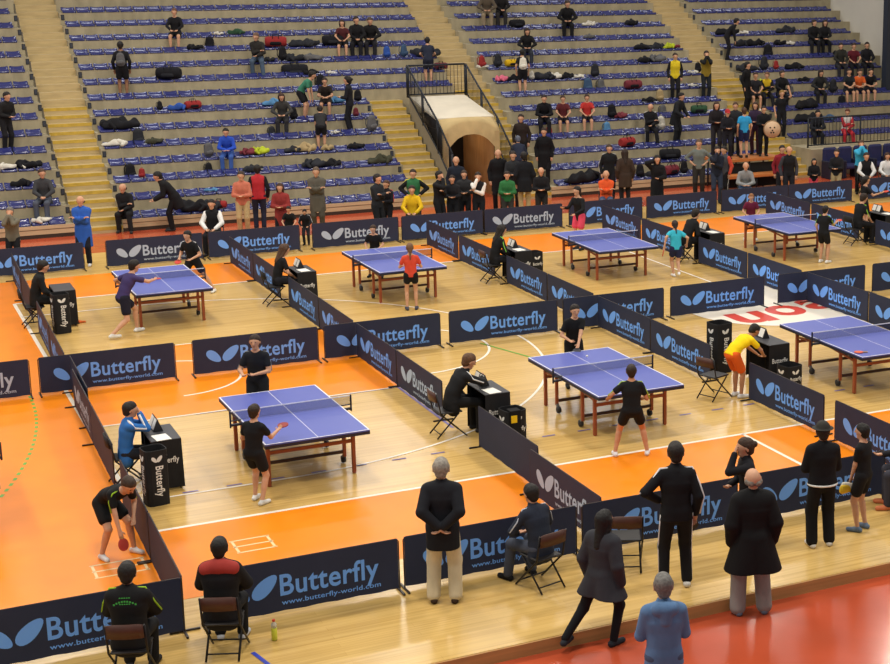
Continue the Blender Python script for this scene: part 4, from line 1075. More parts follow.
person(on(917, 507), 150, 1.7, PZ(sit=1, lean=.3, hl='table', hr='reach'), O('26262c', '3a3a44', 'jacket', sc='d07a50'), 'person seated at the right edge, only hands and orange shoes showing')
chair(tuple(on(919, 505))[:2], 150, 'folding chair at the right edge of the photo')
# --- court players ----------------------------------------------------------
pb = person(on(119, 557), -62, 1.50, PZ(lean=1.25, pz=.84, px=-.22, hl='knee2' if 0 else (.20, .16, .62), hr=(.34, -.18, .40), fl=(.05, .24), fr=(-.12, -.20), head=(0, .2)), O('16181a', '16181a', 'shirt', 'shorts', hc='3a2c22', stripe=1, stc='9ac832', sc='d8d8d8'), 'boy in black with lime piping bending down with a bat')
bat(pb[1], pb[2], 'R', 'red table tennis bat in the hand of the bending boy', 'b8443a')
person(on(131, 489) if 0 else Vector((3.38, 22.80, e)), 0, 1.55, PZ(sit=1, pz=.575, lean=.2, hl='face', hr='face'), O('2f6cb4', '20242c', 'jacket', stripe=1, stc='e8e8e8', sw=.02, hc='1b1512'), 'umpire in blue jacket with white sleeves seated at front left table')
p3 = person(on(257, 503), 40, 1.42, PZ(pz=.92, lean=.10, hl='ready', hr='reach', fl=(.12, .12), fr=(-.05, -.15)), O('151619', '151619', 'shirt', 'shorts', hc='2a1c14', sc='dcdcd8', shorts=.6), 'boy in black shirt and shorts at near end of front left table')
bat(p3[1], p3[2], 'R', 'bat held by the boy in black at the front left table', '8a2c26')
q, hh = behind(255, 336, 1.70, 24.48)
person(q, 245, hh, PZ(hl='clasp', hr='ready'), O('181b22', '181b22', 'shirt', 'shorts', stripe=1, stc='9aa0a8', sw=.008, hc='2a1d16', sc='dcdcd8'), 'tall boy in dark shirt at far end of front left table')
p5 = person(on(128, 335), 18, 1.66, PZ(pz=.82, lean=.55, px=-.05, hr=(.58, -.15, 1.12), hl=(.2, .42, .95), fl=(.28, .12), fr=(-.42, -.16, .03)), O('3c3260', '1c1c2c', 'shirt', 'shorts', hc='15100e', sc='dcdcd8'), 'player in purple shirt lunging at the far left table')
bat(p5[1], p5[2], 'R', 'bat held by the lunging player in purple')
p6 = person(head_at(191, 230, 1.42), 225, 1.50, PZ(pz=.86, lean=.3, hl='ready', hr='ready', fl=(-.15, .48), fr=(.05, -.15)), O('16171a', '16171a', 'shirt', 'shorts', stripe=1, stc='d8d8d8', hc='15100e', sc='e0e0dc'), 'player in black with white trim behind the far left table')
bat(p6[1], p6[2], 'R', 'bat held by the player behind the far left table')
person(Vector((3.50, 33.85, e)), 0, 1.68, SITT, O('17191a', '17191a', 'jacket', hc='18120e'), 'umpire in black jacket seated at the far left table')
p8 = person(on(412, 310), 72, 1.42, PZ(hl='ready', hr='ready', fl=(.0, .12), fr=(.04, -.12)), O('d24a34', '16161a', 'shirt', 'shorts', hair='tail', hc='6a4a30', fem=1, shorts=.35, sc='4a4a58'), 'ponytailed girl in red shirt and black shorts')
bat(p8[1], p8[2], 'L', 'bat held by the girl in the red shirt')
q, hh = behind(374, 222, 1.45, 35.3)
person(q, 240, hh, READY, O('15161a', '15161a', 'shirt', 'shorts', hair='tail', hc='3a2618', fem=1), 'girl in black shirt behind the table of the red-shirted girl')
person(Vector((8.36, 33.48, e)), 5, 1.65, SITT, O('141518', '1a1c24', 'shirt', hair='long', hc='4a3222', fem=1, slv=.6), 'long-haired umpire in black shirt seated in a gap between barriers')
person(Vector((8.38, 22.88, e)), 3, 1.70, PZ(sit=1, pz=.585, lean=.62, hl='table', hr=(.52, -.06, .90), head=(0, .1)), O('17181b', '17181b', 'jacket', stripe=1, stc='d8d8d8', hc='5a3e28'), 'brown-haired umpire in black jacket leaning on middle front table')
q, hh = behind(573, 304, 1.5, 24.5)
p12 = person(q, 262, hh, PZ(lean=.22, hl=(.42, -.02, 1.02), hr='ready', fl=(0, .14), fr=(0, -.14)), O('141518', '141518', 'shirt', 'shorts', hc='1c1410'), 'boy in black stretching an arm behind the table with the ball')
bat(p12[1], p12[2], 'L', 'bat held by the boy behind the table with the ball', '3a3a40')
p13 = person(on(632, 456), 66, 1.46, PZ(pz=.88, lean=.16, hl=(.22, .42, 1.05), hr='ready', fl=(.0, .31), fr=(.03, -.28)), O('15171a', '141518', 'shirt', 'shorts', hc='2a1d15', shorts=.55, stripe=1, stc='a8c83a', sw=.012, sc='e0e0e4', skin='c08a68'), 'boy in black and green shirt with legs apart, back to camera')
bat(p13[1], p13[2], 'R', 'bat held by the boy in black and green shirt')
person(Vector((13.41, 33.48, e)), 5, 1.66, SITT, O('141518', '191a20', 'jacket', hair='long', hc='1c1512', fem=1, stripe=1, stc='7ec850', sw=.012), 'long-haired umpire in black with lime lanyard')
person(head_at(579, 187, 1.62), 205, 1.62, PZ(lean=.12, hl='table', hr='reach'), O('17181a', 'dc4a66', 'shirt', 'shorts', hem=.30, hair='tail', hc='1c1512', fem=1, slv=2), 'girl in black top and pink shorts behind the back row table')
p16 = person(on(676, 277), 75, 1.36, PZ(lean=.28, pz=.90, hl=(-.1, .38, 1.0), hr=(.1, -.36, 1.0), fl=(.05, .06), fr=(-.30, -.02, .12)), O('38b0c8', '20264a', 'shirt', 'shorts', hair='tail', hc='2a1c16', sc='e0e0e0', shorts=.5), 'child in turquoise shirt running at the back row')
bat(p16[1], p16[2], 'L', 'bat held by the running child in turquoise')
person(Vector((18.46, 33.45, e)), 8, 1.68, PZ(sit=1, pz=.60, lean=.6, hl='table', hr='table'), O('141518', '16171c', 'jacket', hc='1c1512'), 'umpire in black bent over table behind the running child')
q, hh = behind(751, 191, 1.5, 35.25)
person(q, 243, hh, READY, O('6a1f3a', '2a2430', 'shirt', 'shorts', hc='8a5a34', sc='dcdcd8'), 'fair-haired player in maroon shirt behind a back row table')
p19 = person(on(823, 263), 25, 1.40, PZ(lean=.10, hl='down', hr='reach', fl=(.02, .11), fr=(.04, -.12)), O('15161a', '15161a', 'shirt', 'shorts', hc='1c1512', stripe=1, stc='8ec83a', sc='dcdcd8', shorts=.6), 'child in black with lime stripe holding a red bat out')
bat(p19[1], p19[2], 'R', 'red bat held by the child in black with lime stripe', 'd0442e')
person(Vector((23.56, 33.45, e)), 5, 1.66, SITT, O('15171a', '17181c', 'shirt', hc='2a1c14', stripe=1, stc='8ec83a'), 'umpire in black with lime trim at the right edge table')
p21 = person(head_at(865, 177, 1.52), 345, 1.52, PZ(hl='down', hr='reach'), O('15161a', '15161a', 'shirt', 'shorts', hair='tail', hc='1c1512', fem=1), 'player in black at far right holding a red bat forward')
bat(p21[1], p21[2], 'R', 'red bat held by the player in black at far right', 'd0442e')
person(on(738, 397), 8, 1.50, PZ(lean=1.12, pz=.92, px=-.15, hl=(.55, .10, .80), hr=(.55, -.12, .82), head=(0, .3)), O('f0d012', 'e0601e', 'shirt', 'shorts', hc='1a120e', shorts=.75, sc='d4d4d4', skin='b08062'), 'boy in yellow shirt and orange shorts bending over a table')
# --- along the far barriers ---------------------------------------------------
FAR = [
 (10, 208, 1.70, 250, PHOTO, O('6a6658', '1c1c20', 'jacket', hc='6a6660'), 'grey-jacketed man with raised hands by the left edge'),
 (241, 172, 1.72, 248, CLASP, O('c2705a', 'b49c72', 'jacket', hc='3a2a1e'), 'man in salmon sweater and beige trousers'),
 (257, 166, 1.76, 75, STAND, O('b02c34', '23283a', 'jacket', slvcol='16161a', hc='18120e'), 'person in red vest with black sleeves, back to camera'),
 (280, 184, 1.60, 246, CLASP, O('8a3230', '1a1a20', 'coat', hair='long', hc='3a2418', fem=1), 'woman in long dark red cardigan'),
 (289, 205, 1.42, 246, LEANB, O('17191a', '17191a', 'shirt', hc='1c1410'), 'boy in black shirt leaning on the far barrier'),
 (305, 208, 1.36, 246, LEANB, O('1a1c20', '2a2c34', 'jacket', hc='1c1410', stripe=1), 'boy in black and white jacket at the gap in the far barriers'),
 (316, 168, 1.80, 248, CROSS, O('57534a', '4a463e', 'coat', hc='5a4a3c', hem=.5), 'tall man in long grey coat holding a paper'),
 (376, 175, 1.72, 300, CROSS, O('22262c', '1a1c20', 'jacket', hc='1c1410'), 'man in dark jacket facing the girl in black and red'),
 (387, 181, 1.62, 215, CLASP, O('1c1c22', '1a1a20', 'jacket', hc='4a3020', stripe=1, stc='c03a40', fem=1), 'girl in black jacket with red trim'),
 (413, 170, 1.72, 246, HIPS, O('2f6a44', '1a1c20', 'jacket', slvcol='17191c', hc='2a1c14', stripe=1, stc='d8cc4a', sw=.02), 'man in green shirt and dark jacket with yellow shoulders'),
 (438, 172, 1.70, 300, MOUTH, O('17181c', '17181c', 'jacket', hc='17120e'), 'person in black with hand raised at left of the tunnel group'),
 (452, 176, 1.62, 246, CLASP, O('1c1d22', '1c1d22', 'jacket', hc='2a1c14'), 'shorter person in black second in the tunnel group'),
 (464, 171, 1.72, 246, CLASP, O('2a2b2e', '1c1d22', 'jacket', hc='3a2a1e'), 'man in charcoal leather jacket in the tunnel group'),
 (478, 173, 1.68, 246, MOUTH, O('1a1a1e', '1a1a1e', 'jacket', slvcol='e2e0da', hc='2a1c14'), 'man in black vest with white sleeves eating'),
 (507, 172, 1.66, 246, CLASP, O('2c6a3c', '3a3630', 'jacket', topname='sweater', hc='2a1c14'), 'person in green sweater holding a yellow ball'),
 (541, 168, 1.72, 246, CLASP, O('17171b', '2a2622', 'jacket', hair='bald', fringe=1), 'bald man in black jacket clasping his hands'),
 (657, 156, 1.72, 250, EAR, O('141418', '141418', 'coat', hair='long', hc='15100e', fem=1), 'woman in long black coat on the phone'),
 (699, 140, 1.82, 240, HIPS, O('6e7470', '2c2a28', 'shirt', hc='5a4636', slv=1.6), 'man in grey shirt standing tall by the right-centre seats'),
 (717, 147, 1.72, 250, MOUTH, O('1e2230', '2c3446', 'jacket', hc='1c1410'), 'person in navy jacket with hand at the mouth'),
 (725, 147, 1.72, 200, STAND, O('4a4a50', '1a1a20', 'jacket', slvcol='c84a38', hc='17120e', legstripe=1, stc='e0e0e0'), 'man in red-sleeved jacket and striped black tracksuit trousers'),
 (814, 159, 1.62, 246, CLASP, O('15151a', 'd84a5a', 'jacket', hair='long', hc='15100e', fem=1), 'woman in black top and red trousers'),
 (837, 150, 1.76, 225, CLASP, O('1a1b20', 'a8946e', 'jacket', hc='2a1c14'), 'man in black jacket and khaki trousers'),
 (861, 141, 1.74, 246, PHOTO, O('3aa4cc', '17181c', 'jacket', hc='4a3426', hem=.2), 'man in turquoise jacket taking a photo'),
]
for px, py, Hh, fc, po, of, lab in FAR:
    p, Hh = clear(px, py, Hh); person(p, fc, Hh, po, of, lab+(', behind the far barriers' if len(lab.split()) < 8 else ''))
person(on(86, 266), 246, 1.70, CROSS, O('2d5cb4', '1a1d28', 'coat', hair='bald', fringe=1, hem=.62, sc='d0d0d0'), 'bald man in long blue coat with folded arms by the first aisle')
q = on(168, 227); person(Vector((q.x, min(q.y, 43.9), 0)), 165, 1.75, PZ(lean=.75, pz=.93, px=-.1, hl='reach', hr='reach'), O('131316', '131316', 'coat', hc='120f0d', hem=.5), 'person in long black coat bending over the front seats')
for px, py, Hh, of, lab in ((212, 204, 1.7, O('17181c', '1c1c22', 'jacket', slvcol='e2e2e0', hc='1c1410'), 'person in black jacket with white sleeves seated behind the far barrier'),
                       (412, 194, 1.68, O('dcb41e', '3a3226', 'jacket', hc='2a1c14'), 'person in yellow jacket seated behind the far barrier'),
                       (866, 163, 1.68, O('17171c', '1c1c22', 'jacket', slvcol='d4d4d4', hc='2a1c14'), 'person in black and white jacket seated behind the far barrier at right'),
                       (887, 161, 1.62, O('dcdcdc', '2a2a32', 'jacket', hair='long', hc='3a2418', fem=1), 'woman in white jacket seated at the right edge')):
    q = at(px, py, 1.28*Hh/1.7); q = q if q.y > 40.1 else Vector((x_at(px, 40.1, 1.3), 40.1, 0)); person(Vector((q.x, q.y, 0 if q.y > 41.5 else e)), 246, Hh, SIT, of, lab); chair((q.x, q.y), 246, 'folding chair under the '+lab.split(' seated')[0].replace('person in ', 'person in '))
for px, py, Hh, po, of, lab in ((606, 177, 1.72, SITX, O('e05a2c', '4a5a78', 'jacket', topname='sweatshirt', hair='bald', fringe=1), 'man in orange sweatshirt with folded arms seated behind the far barrier'),
                            (745, 171, 1.72, SITL, O('8e9092', '3c5478', 'jacket', topname='sweater', hair='bald', fringe=1), 'man in grey sweater and jeans seated behind the far barrier')):
    q = at(px, py, 1.28*Hh/1.7); q = q if q.y > 40.1 else Vector((x_at(px, 40.1, 1.3), 40.1, 0)); person(Vector((q.x, q.y, 0 if q.y > 41.5 else e)), 246, Hh, po, of, lab); chair((q.x, q.y), 246, 'folding chair under the '+lab.split(' seated')[0].split(' with')[0])
# standing at and above the tunnel
for px, py, Hh, fc, po, of, lab in (
 (456, 157, 1.76, 246, STAND, O('1c2230', '1a1d26', 'jacket', topname='suit_jacket', hair='bald', fringe=1), 'bald man in dark suit and tie at the tunnel mouth'),
 (498, 150, 1.80, 246, STAND, O('121216', '121216', 'coat', hair='bald', fringe=1), 'bald man in long black coat right of the tunnel'),
 (513, 152, 1.76, 246, CLASP, O('2a2c30', '1c1c20', 'jacket', hc='2a1c14'), 'man in grey jacket right of the tunnel'),
 (524, 153, 1.80, 75, STAND, O('15161c', 'a8936a', 'coat', hc='17120e', hem=.45), 'person in black coat and beige trousers, back to camera'),
 (544, 131, 1.76, 240, STAND, O('121216', '15151a', 'coat', hc='2a1c14', hem=.6), 'man in long black coat standing on the lowest bleacher row'),
 (609, 145, 1.74, 250, STAND, O('17191c', '1a1a20', 'jacket', hc='3a2a1e', stripe=1), 'person in black jacket with white stripe near the front seats'),
 (625, 150, 1.70, 75, STAND, O('3a2c24', '1a1a1e', 'coat', hair='long', hc='2a1c14', hem=.5), 'person in long brown coat, back to camera'),
 (789, 147, 1.78, 250, STAND, O('16171c', '1c1c22', 'jacket', hair='bald', fringe=1, slvcol='3a3c44'), 'man in black vest beside the last aisle'),
 (782, 146, 1.74, 250, STAND, O('8a2430', '1c1c22', 'jacket', hc='1c1410'), 'person in dark red top behind the man in the black vest'),
 (521, 118-2, 1.74, 240, STAND, O('2c2320', '1c1c20', 'jacket', hc='2a1c14'), 'man in dark brown jacket standing on the tunnel-side seats'),
 (519, 134, 1.60, 75, PZ(lean=.6, hl='table', hr='table'), O('262c3e', '1c2030', 'jacket', hc='5a6070'), 'person in navy padded jacket bending by the tunnel stairs')):
    p, Hh = clear(px, py, Hh); person(p, fc, Hh, po, of, lab)
# people on the wooden staging
def staged(px, Hh, fc, po, of, lab, y=43.75): person(Vector((x_at(px, y, .96), y, .96)), fc, Hh, po, of, lab)
staged(727, 1.55, 250, CLASP, O('1c1c24', '1c1c24', 'jacket', cap=1, cc='b03034'), 'person in red cap and black tracksuit on the wooden staging', 43.45)
staged(735, 1.70, 240, PZ(hl='down', hr='out'), O('2a2c30', '22242a', 'jacket', hc='4a3020'), 'person in dark grey with arm held out on the wooden staging', 44.1)
staged(744, 1.58, 75, STAND, O('3098d0', '20264a', 'shirt', 'shorts', hc='4a3020'), 'person in turquoise shirt and shorts on the staging, back to camera', 43.45)
staged(755, 1.68, 230, CLASP, O('3a2c44', '4a2c3a', 'jacket', hair='long', hc='3a2418', fem=1), 'woman in purple on the wooden staging', 44.05)
dr = None
staged(763, 1.60, 246, CLASP, O('16161c', '16161c', 'jacket', hc='1c1410'), 'person in black holding the drum on the wooden staging', 43.55)
staged(716, 1.75, 250, CLASP, O('201c20', '2a2a30', 'jacket', hc='3a2418', hair='long', fem=1), 'woman in black at the left end of the wooden staging', 44.1)
# --- seated in the stands --------------------------------------------------------
VAR = [SITC, PZ(sit=1, lean=.18, hl='knee', hr='lapclasp', head=(.4, 0)), PZ(sit=1, lean=.3, hl='lapclasp', hr='cross', fl=(.5, .2), fr=(.36, -.14), head=(-.3, .05)), PZ(sit=1, lean=.38, hl='knee', hr='knee', head=(.2, .1))]
def seated(px, py, Hh, po, of, lab, fc=250):
    if po is SITC: po = VAR[len(FIG)*7 % 4 if 0 else int(px) % 4]
    k = row_of(px, py); y = yk(k)+.19; zf = zk(k-1) if k > 0 else 0.0; x = x_at(px, y, zk(k)+.12)
    p_ = dict(po); sc = Hh/1.75; p_['pz'] = round((zk(k)+.075-zf)/sc+.12, 3)
    person(Vector((x, y, zf+.001)), fc, Hh, p_, of, lab)
def standing(px, py, Hh, po, of, lab, fc=250):
    best = None
    for k in range(0, 14):
        y, z = yk(k)+.53, zk(k); x = x_at(px, y, z); er = abs(pix(x, y, z)[1]-py)
        if best is None or er < best[0]: best = (er, x, y, z)
    person(Vector(best[1:]), fc, Hh, po, of, lab)
SE = [
 (45, 208, 1.76, SITC, O('3c3e42', '4c5260', 'jacket', hc='4a3426'), 'man in grey jacket seated low in the left block'),
 (126, 221, 1.72, SITC, O('1c1d20', '1a1a1c', 'jacket', hair='bald', fringe=1, hem=.4), 'bald man in dark coat on the end of the front row'),
 (176, 38, 1.60, SIT, O('17171b', '17171b', 'shirt', 'shorts', slv=2, hc='6a4630', sc='e0d8d0'), 'boy in black with bare legs seated high in the left-centre block'),
 (258, 62, 1.74, SITC, O('2c2a28', '46566a', 'jacket', hc='6a5040'), 'man in dark jacket and jeans seated beside bags'),
 (343, 48, 1.55, SIT, O('4a2024', '1c1c20', 'shirt', 'shorts', hair='long', hc='2a1a14', fem=1), 'girl in dark red seated beside the couple in black'),
 (357, 48, 1.74, SITC, O('17171b', '1a1a1f', 'jacket', hc='2a1c14'), 'person in black seated right beside the girl in dark red'),
 (371, 47, 1.74, SITC, O('1a1a1c', '202026', 'jacket', hc='4a3c34'), 'person in black at the right of the seated couple'),
 (283, 119, 1.64, SITC, O('3a3a3a', '2a2a2e', 'jacket', hair='long', hc='3a2418', fem=1), 'woman in grey seated mid height in the left-centre block'),
 (326, 107, 1.56, SITL, O('2a2422', '2a2422', 'shirt', 'shorts', hc='2a1c14'), 'child hunched with bare knees in the left-centre block'),
 (228, 165, 1.60, SITL, O('2a50c0', '3a5aa0', 'jacket', hc='15100e'), 'person in bright blue jacket hunched on a seat'),
 (487, 16, 1.74, SITC, O('5a5044', '8a7c66', 'jacket', hc='3a2a1e'), 'person in brown jacket and light trousers high in the right-centre block'),
 (501, 16, 1.74, SITC, O('1c1a1c', '2c2a2a', 'jacket', hc='2a1c14'), 'person in black seated beside the one in brown high up'),
 (567, 26, 1.78, SITC, O('17171a', '17171a', 'jacket', hc='3a2a20'), 'man all in black seated alone high in the right-centre block'),
 (527, 53, 1.66, SITC, O('1a1a1d', '30343e', 'jacket', hair='long', hc='2a1c14', fem=1), 'woman in black seated above the boy with the backpack'),
 (544, 119, 1.74, SITL, O('15151a', '1a1a20', 'jacket', hc='2a1c14'), 'person in black seated left of the boys in red'),
 (563, 119, 1.55, SIT, O('5a2428', '1c1c22', 'shirt', 'shorts', hc='3a2418', sc='e0e0e0'), 'boy in dark red and black with bare legs'),
 (587, 118, 1.55, SIT, O('b83430', '1c1c22', 'shirt', 'shorts', hc='3a2418', sc='e0e0e0'), 'boy in bright red shirt seated on the fifth row'),
 (650, 133, 1.72, SITC, O('1c1c20', '1a1a1e', 'jacket', hair='bald', fringe=1, stripe=1, legstripe=1, stc='dcdcdc'), 'balding man in black tracksuit with white stripes seated'),
 (813, 46, 1.68, SITC, O('17171b', '1c1c22', 'jacket', hc='2a1c14', hem=.2), 'person in black top seated high in the right block'),
 (824, 45, 1.66, SITC, O('1c1c20', '17171b', 'jacket', hair='long', hc='2a1c14', fem=1), 'dark-haired woman seated high at the right'),
 (840, 70, 1.66, SIT, O('2a2a26', '2a2a30', 'jacket', hc='2a1c14'), 'person in olive seated third from the wall'),
 (853, 69, 1.62, SIT, O('5c1c28', '1c1c22', 'shirt', hc='3a2418'), 'person in dark red seated near the right wall'),
 (866, 68, 1.66, SIT, O('1c1c22', '1c1c22', 'jacket', hc='2a1c14'), 'person in black seated nearest to the right wall'),
 (755, 98, 1.60, SIT, O('26262c', '1c1c22', 'shirt', 'shorts', hc='3a2418', sc='e4e4e4'), 'boy in dark shirt and white shoes beside the last aisle'),
 (766, 96, 1.64, SITC, O('d0b028', '1c1c22', 'jacket', slvcol='17171b', hc='6a4a30'), 'boy in yellow and black jacket beside the last aisle'),
 (781, 95, 1.66, SITC, O('17171b', '1c1c22', 'jacket', hc='3a2a1e'), 'person in black right of the boy in yellow'),
 (819, 94, 1.68, SITC, O('26282a', '1c1c20', 'jacket', hair='long', hc='2a1c14', fem=1), 'woman in charcoal seated mid height in the right block'),
 (848, 93, 1.62, SITC, O('20242a', '1c1c22', 'shirt', 'shorts', hc='2a1c14', sc='e0e0e0'), 'boy in dark top beside the one in orange'),
 (858, 92, 1.60, SITL, O('d8642c', '22222a', 'shirt', 'shorts', hc='3a2418', sc='e0e0e0'), 'boy in orange shirt seated in the right block'),
 (869, 92, 1.62, SITL, O('17171c', '22222a', 'shirt', 'shorts', hc='2a1c14'), 'boy in black right of the one in orange'),
 (846, 136, 1.62, SITC, O('d4d0d0', 'b02c38', 'jacket', hc='5a3020', slvcol='b03038'), 'child in white and red seated above the right railing'),
 (816, 137, 1.70, SITL, O('1e2028', '1c1e26', 'jacket', hc='1c1410'), 'person in dark clothes slouching above the right railing'),
]
for a in SE: seated(*a)
ST = [
 (124, 91, 1.66, STAND, O('17171b', '17171b', 'shirt', 'shorts', hc='15100e', slv=2, skin='8a6248'), 'person in black with grey backpack standing in the left-centre block', 75),
 (8, 152, 1.7, PZ(lean=.3, hl='clasp', hr='clasp'), O('1c1c1e', '1c1c20', 'jacket', hc='1c1410'), 'dark figure leaning in the left block by the edge', 300),
 (305, 116, 1.66, PZ(lean=.8, pz=.92, px=-.1, hl='floor', hr='floor'), O('3a7a62', '17171b', 'shirt', 'shorts', hc='17120e'), 'person in green shirt bending over in the left-centre block', 330),
 (351, 126, 1.74, CLASP, O('17181f', '17181f', 'jacket', hair='bun', hc='15100e', fem=1, sc='b8302c'), 'person in dark tracksuit with red shoes in the left-centre block', 150),
 (322, 150, 1.50, PZ(lean=.9, pz=.92, px=-.1, hl='floor', hr='floor'), O('2a2a2c', '1c1c20', 'shirt', 'shorts', hc='15100e'), 'child bending over a seat in the left-centre block', 75),
 (429, 88, 1.55, PZ(lean=.2, hl='table', hr='table'), O('262c3e', '1c2030', 'shirt', 'shorts', hc='15100e'), 'child in navy leaning on the railing behind the tunnel roof', 75),
 (523, 90, 1.50, STAND, O('1c1c20', '17171b', 'shirt', 'shorts', hc='17120e', sc='dcdcdc'), 'boy in black with white backpack standing in the right-centre block', 75),
 (676, 140, 1.74, PZ(lean=.35, hl='table', hr='table'), O('1e2024', '1c1e22', 'coat', hc='15100e', hem=.45), 'person in dark coat bending near the last aisle', 300),
 (675, 104, 1.66, STAND, O('d8c028', '1c1c20', 'jacket', slvcol='1c1c20', hc='2a1c14'), 'boy in yellow and black jacket standing in the right-centre block', 250),
 (706, 105, 1.70, PZ(hl='face', hr='face'), O('8a7426', '20242a', 'jacket', slvcol='17181a', hc='1c1410'), 'person in dark jacket and mustard shirt with raised hands', 250),
 (746, 108, 1.72, STAND, O('121216', '121216', 'jacket', hc='15100e'), 'person all in black standing on the last aisle stairs', 300),
 (781, 138, 1.62, PZ(hl='up', hr='down'), O('16171c', '16171c', 'shirt', hc='8a6a30'), 'boy in black with one arm raised beside the drum', 250),
 (727, 62, 1.6, PZ(lean=.7, hl='floor', hr='floor'), O('17171c', '17171c', 'jacket', hc='15100e'), 'dark figure bending beside the upper last aisle', 330),
]
for px, py, Hh, po, of, lab, fc in ST: standing(px, py, Hh, po, of, lab, fc)
# ball in flight, drum, bits held in hands
q = at(587, 356, .98); b = MB(); b.ell((0, 0, 0), (.02, .02, .02), 8); tag(b.build('table_tennis_ball', mat('ball_white', 'f4f2ec', rough=.4), None, (q.x, q.y, .98)), 'white ball in flight above the middle front table', 'ball')
y = 43.15; x = x_at(772, y, 1.75); t = thing('drum', 'round tan drum with black dots held up beside the staging', 'drum', (x, y, 1.86))
Mx = Matrix.Rotation(R(246+90), 4, 'Z') @ Matrix.Rotation(PI/2, 4, 'X')
b = MB(); b.lathe([(.27, -.06), (.285, -.03), (.285, .05), (.27, .07)], 28, M=Mx); b.build('shell', mat('drum_shell', '8a6a48', rough=.6), t)
b = MB(); b.lathe([(.262, .07), (.262, .076)], 28, M=Mx); hd = b.build('skin', mat('drum_skin', 'd0b090', rough=.6), t)
b = MB()
for dx, dz in ((-.07, .06), (.07, .06), (0, -.03), (-.04, -.10), (.04, -.10)): b.lathe([(.028, .076), (.028, .079)], 10, c=(dx, dz, 0), M=Mx)
b.build('dots', M_black, hd)
# shoes in the boy's hands, paper, ball
q = on(864, 530); hp = Vector((q.x, q.y, .58))+Vector((-.16, .22, 0))
for i, (cc, lb) in enumerate((('e0dccc', 'white sports shoe held by the boy in black shorts'), ('e8c030', 'yellow sports shoe held by the boy in black shorts'))):
    F = Field(.012); F.cap((-.1, 0, 0), (.14, 0, -.01), .045, .035, k=.02).cap((-.09, 0, .03), (.0, 0, .03), .045, .035, k=.02)
    tag(obj('sports_shoe', np_mesh('sports_shoe', [F.mesh()+(0,)]), cloth(cc), None, hp+Vector((-.05*i, -.12+.0*i, .02-.02*i)), R(-20+30*i)), lb, 'shoe')
q = at(764/7.38+735 if 0 else 835, 321.5 if 0 else 353, .763); 
b = MB(); b.bbox((-.055, -.012, 0), (.03, .012, .02), .004); o = None
t = thing('table_tennis_bat', 'orange-red bat lying on the right front table', 'bat', tuple(at(864.5-0, 352.5, .768))); t.rotation_euler.z = 2.6
b.build('handle', mat('bat_handle', 'b08a58', rough=.6), t)
b = MB(); b.add([(.10+.08*math.cos(2*PI*i/20), .075*math.sin(2*PI*i/20), z) for z in (0.002, .013) for i in range(20)], [tuple(range(20))[::-1], tuple(range(20, 40))]+[(i, (i+1) % 20, 20+(i+1) % 20, 20+i) for i in range(20)]); b.build('blade', mat('bat_rubber', 'd05a3a', rough=.6), t)
# ------------------------------------------------ bags and clothes in the stands
def bag_backpack(col, col2):
    F = Field(.016); q = [(Y3, 1.5)]
    F.cap((0, 0, .14), (0, 0, .34), .165, .13, k=.02, sq=[(Y3, 1.45)])
    G_ = Field(.016); G_.cap((-.05, -.12, .13), (.05, -.12, .15), .07, k=.02, sq=[(Y3, 1.6)])
    return F, G_
BAGM = {}
def bag(kind, p, rz, col, label, col2=None, sc=1.0, group=None):
    col2 = col2 or col
    if kind not in BAGM:
        if kind == 'backpack':
            F, G_ = bag_backpack(0, 0); v, q = F.mesh(); v[:, 2] = np.maximum(v[:, 2], 0); v2, q2 = G_.mesh(); v2[:, 2] = np.maximum(v2[:, 2], .01)
            ps = []
            for s in (-1, 1): ps.append(tri(MB().tube([(s*.08, .08, .42), (s*.10, .15, .34), (s*.11, .15, .2), (s*.10, .09, .07)], .016, 6), 0))
            hd = [tri(MB().tube([(-.04, .04, .46), (-.03, .04, .50), (.03, .04, .50), (.04, .04, .46)], .010, 6), 0)]
            BAGM[kind] = [('bag_body', np_mesh('bag_body', [(v, q, 0)]), 0), ('front_pocket', np_mesh('front_pocket', [(v2, q2, 0)]), 1), ('shoulder_straps', np_mesh('shoulder_straps', ps), 1), ('grab_handle', np_mesh('grab_handle', hd), 1)]
        elif kind == 'duffel':
            F = Field(.018); F.cap((-.21, 0, .145), (.21, 0, .145), .15, k=.02); v, q = F.mesh(); v[:, 2] = np.maximum(v[:, 2], 0); v[:, 0] = np.clip(v[:, 0], -.31, .31)
            hd = [tri(MB().tube([(-.09, s*.12, .22), (-.08, s*.05, .36), (.08, s*.05, .36), (.09, s*.12, .22)], .012, 6), 0) for s in (-1, 1)]
            G_ = Field(.016); G_.cap((-.12, -.125, .11), (.12, -.125, .11), .06, k=.02, sq=[(Y3, 1.8)]); v2, q2 = G_.mesh()
            BAGM[kind] = [('bag_body', np_mesh('bag_body', [(v, q, 0)]), 0), ('carry_handles', np_mesh('carry_handles', hd), 1), ('front_pocket', np_mesh('front_pocket', [(v2, q2, 0)]), 1)]
    t = thing(kind if kind == 'backpack' else 'sports_bag', label, 'bag', p, rz, group); t.scale = (sc,)*3
    for nm, me, c in BAGM[kind]: obj(nm, me, cloth(col2 if c else col), t, own=True)
    return t
HEAPS = {}
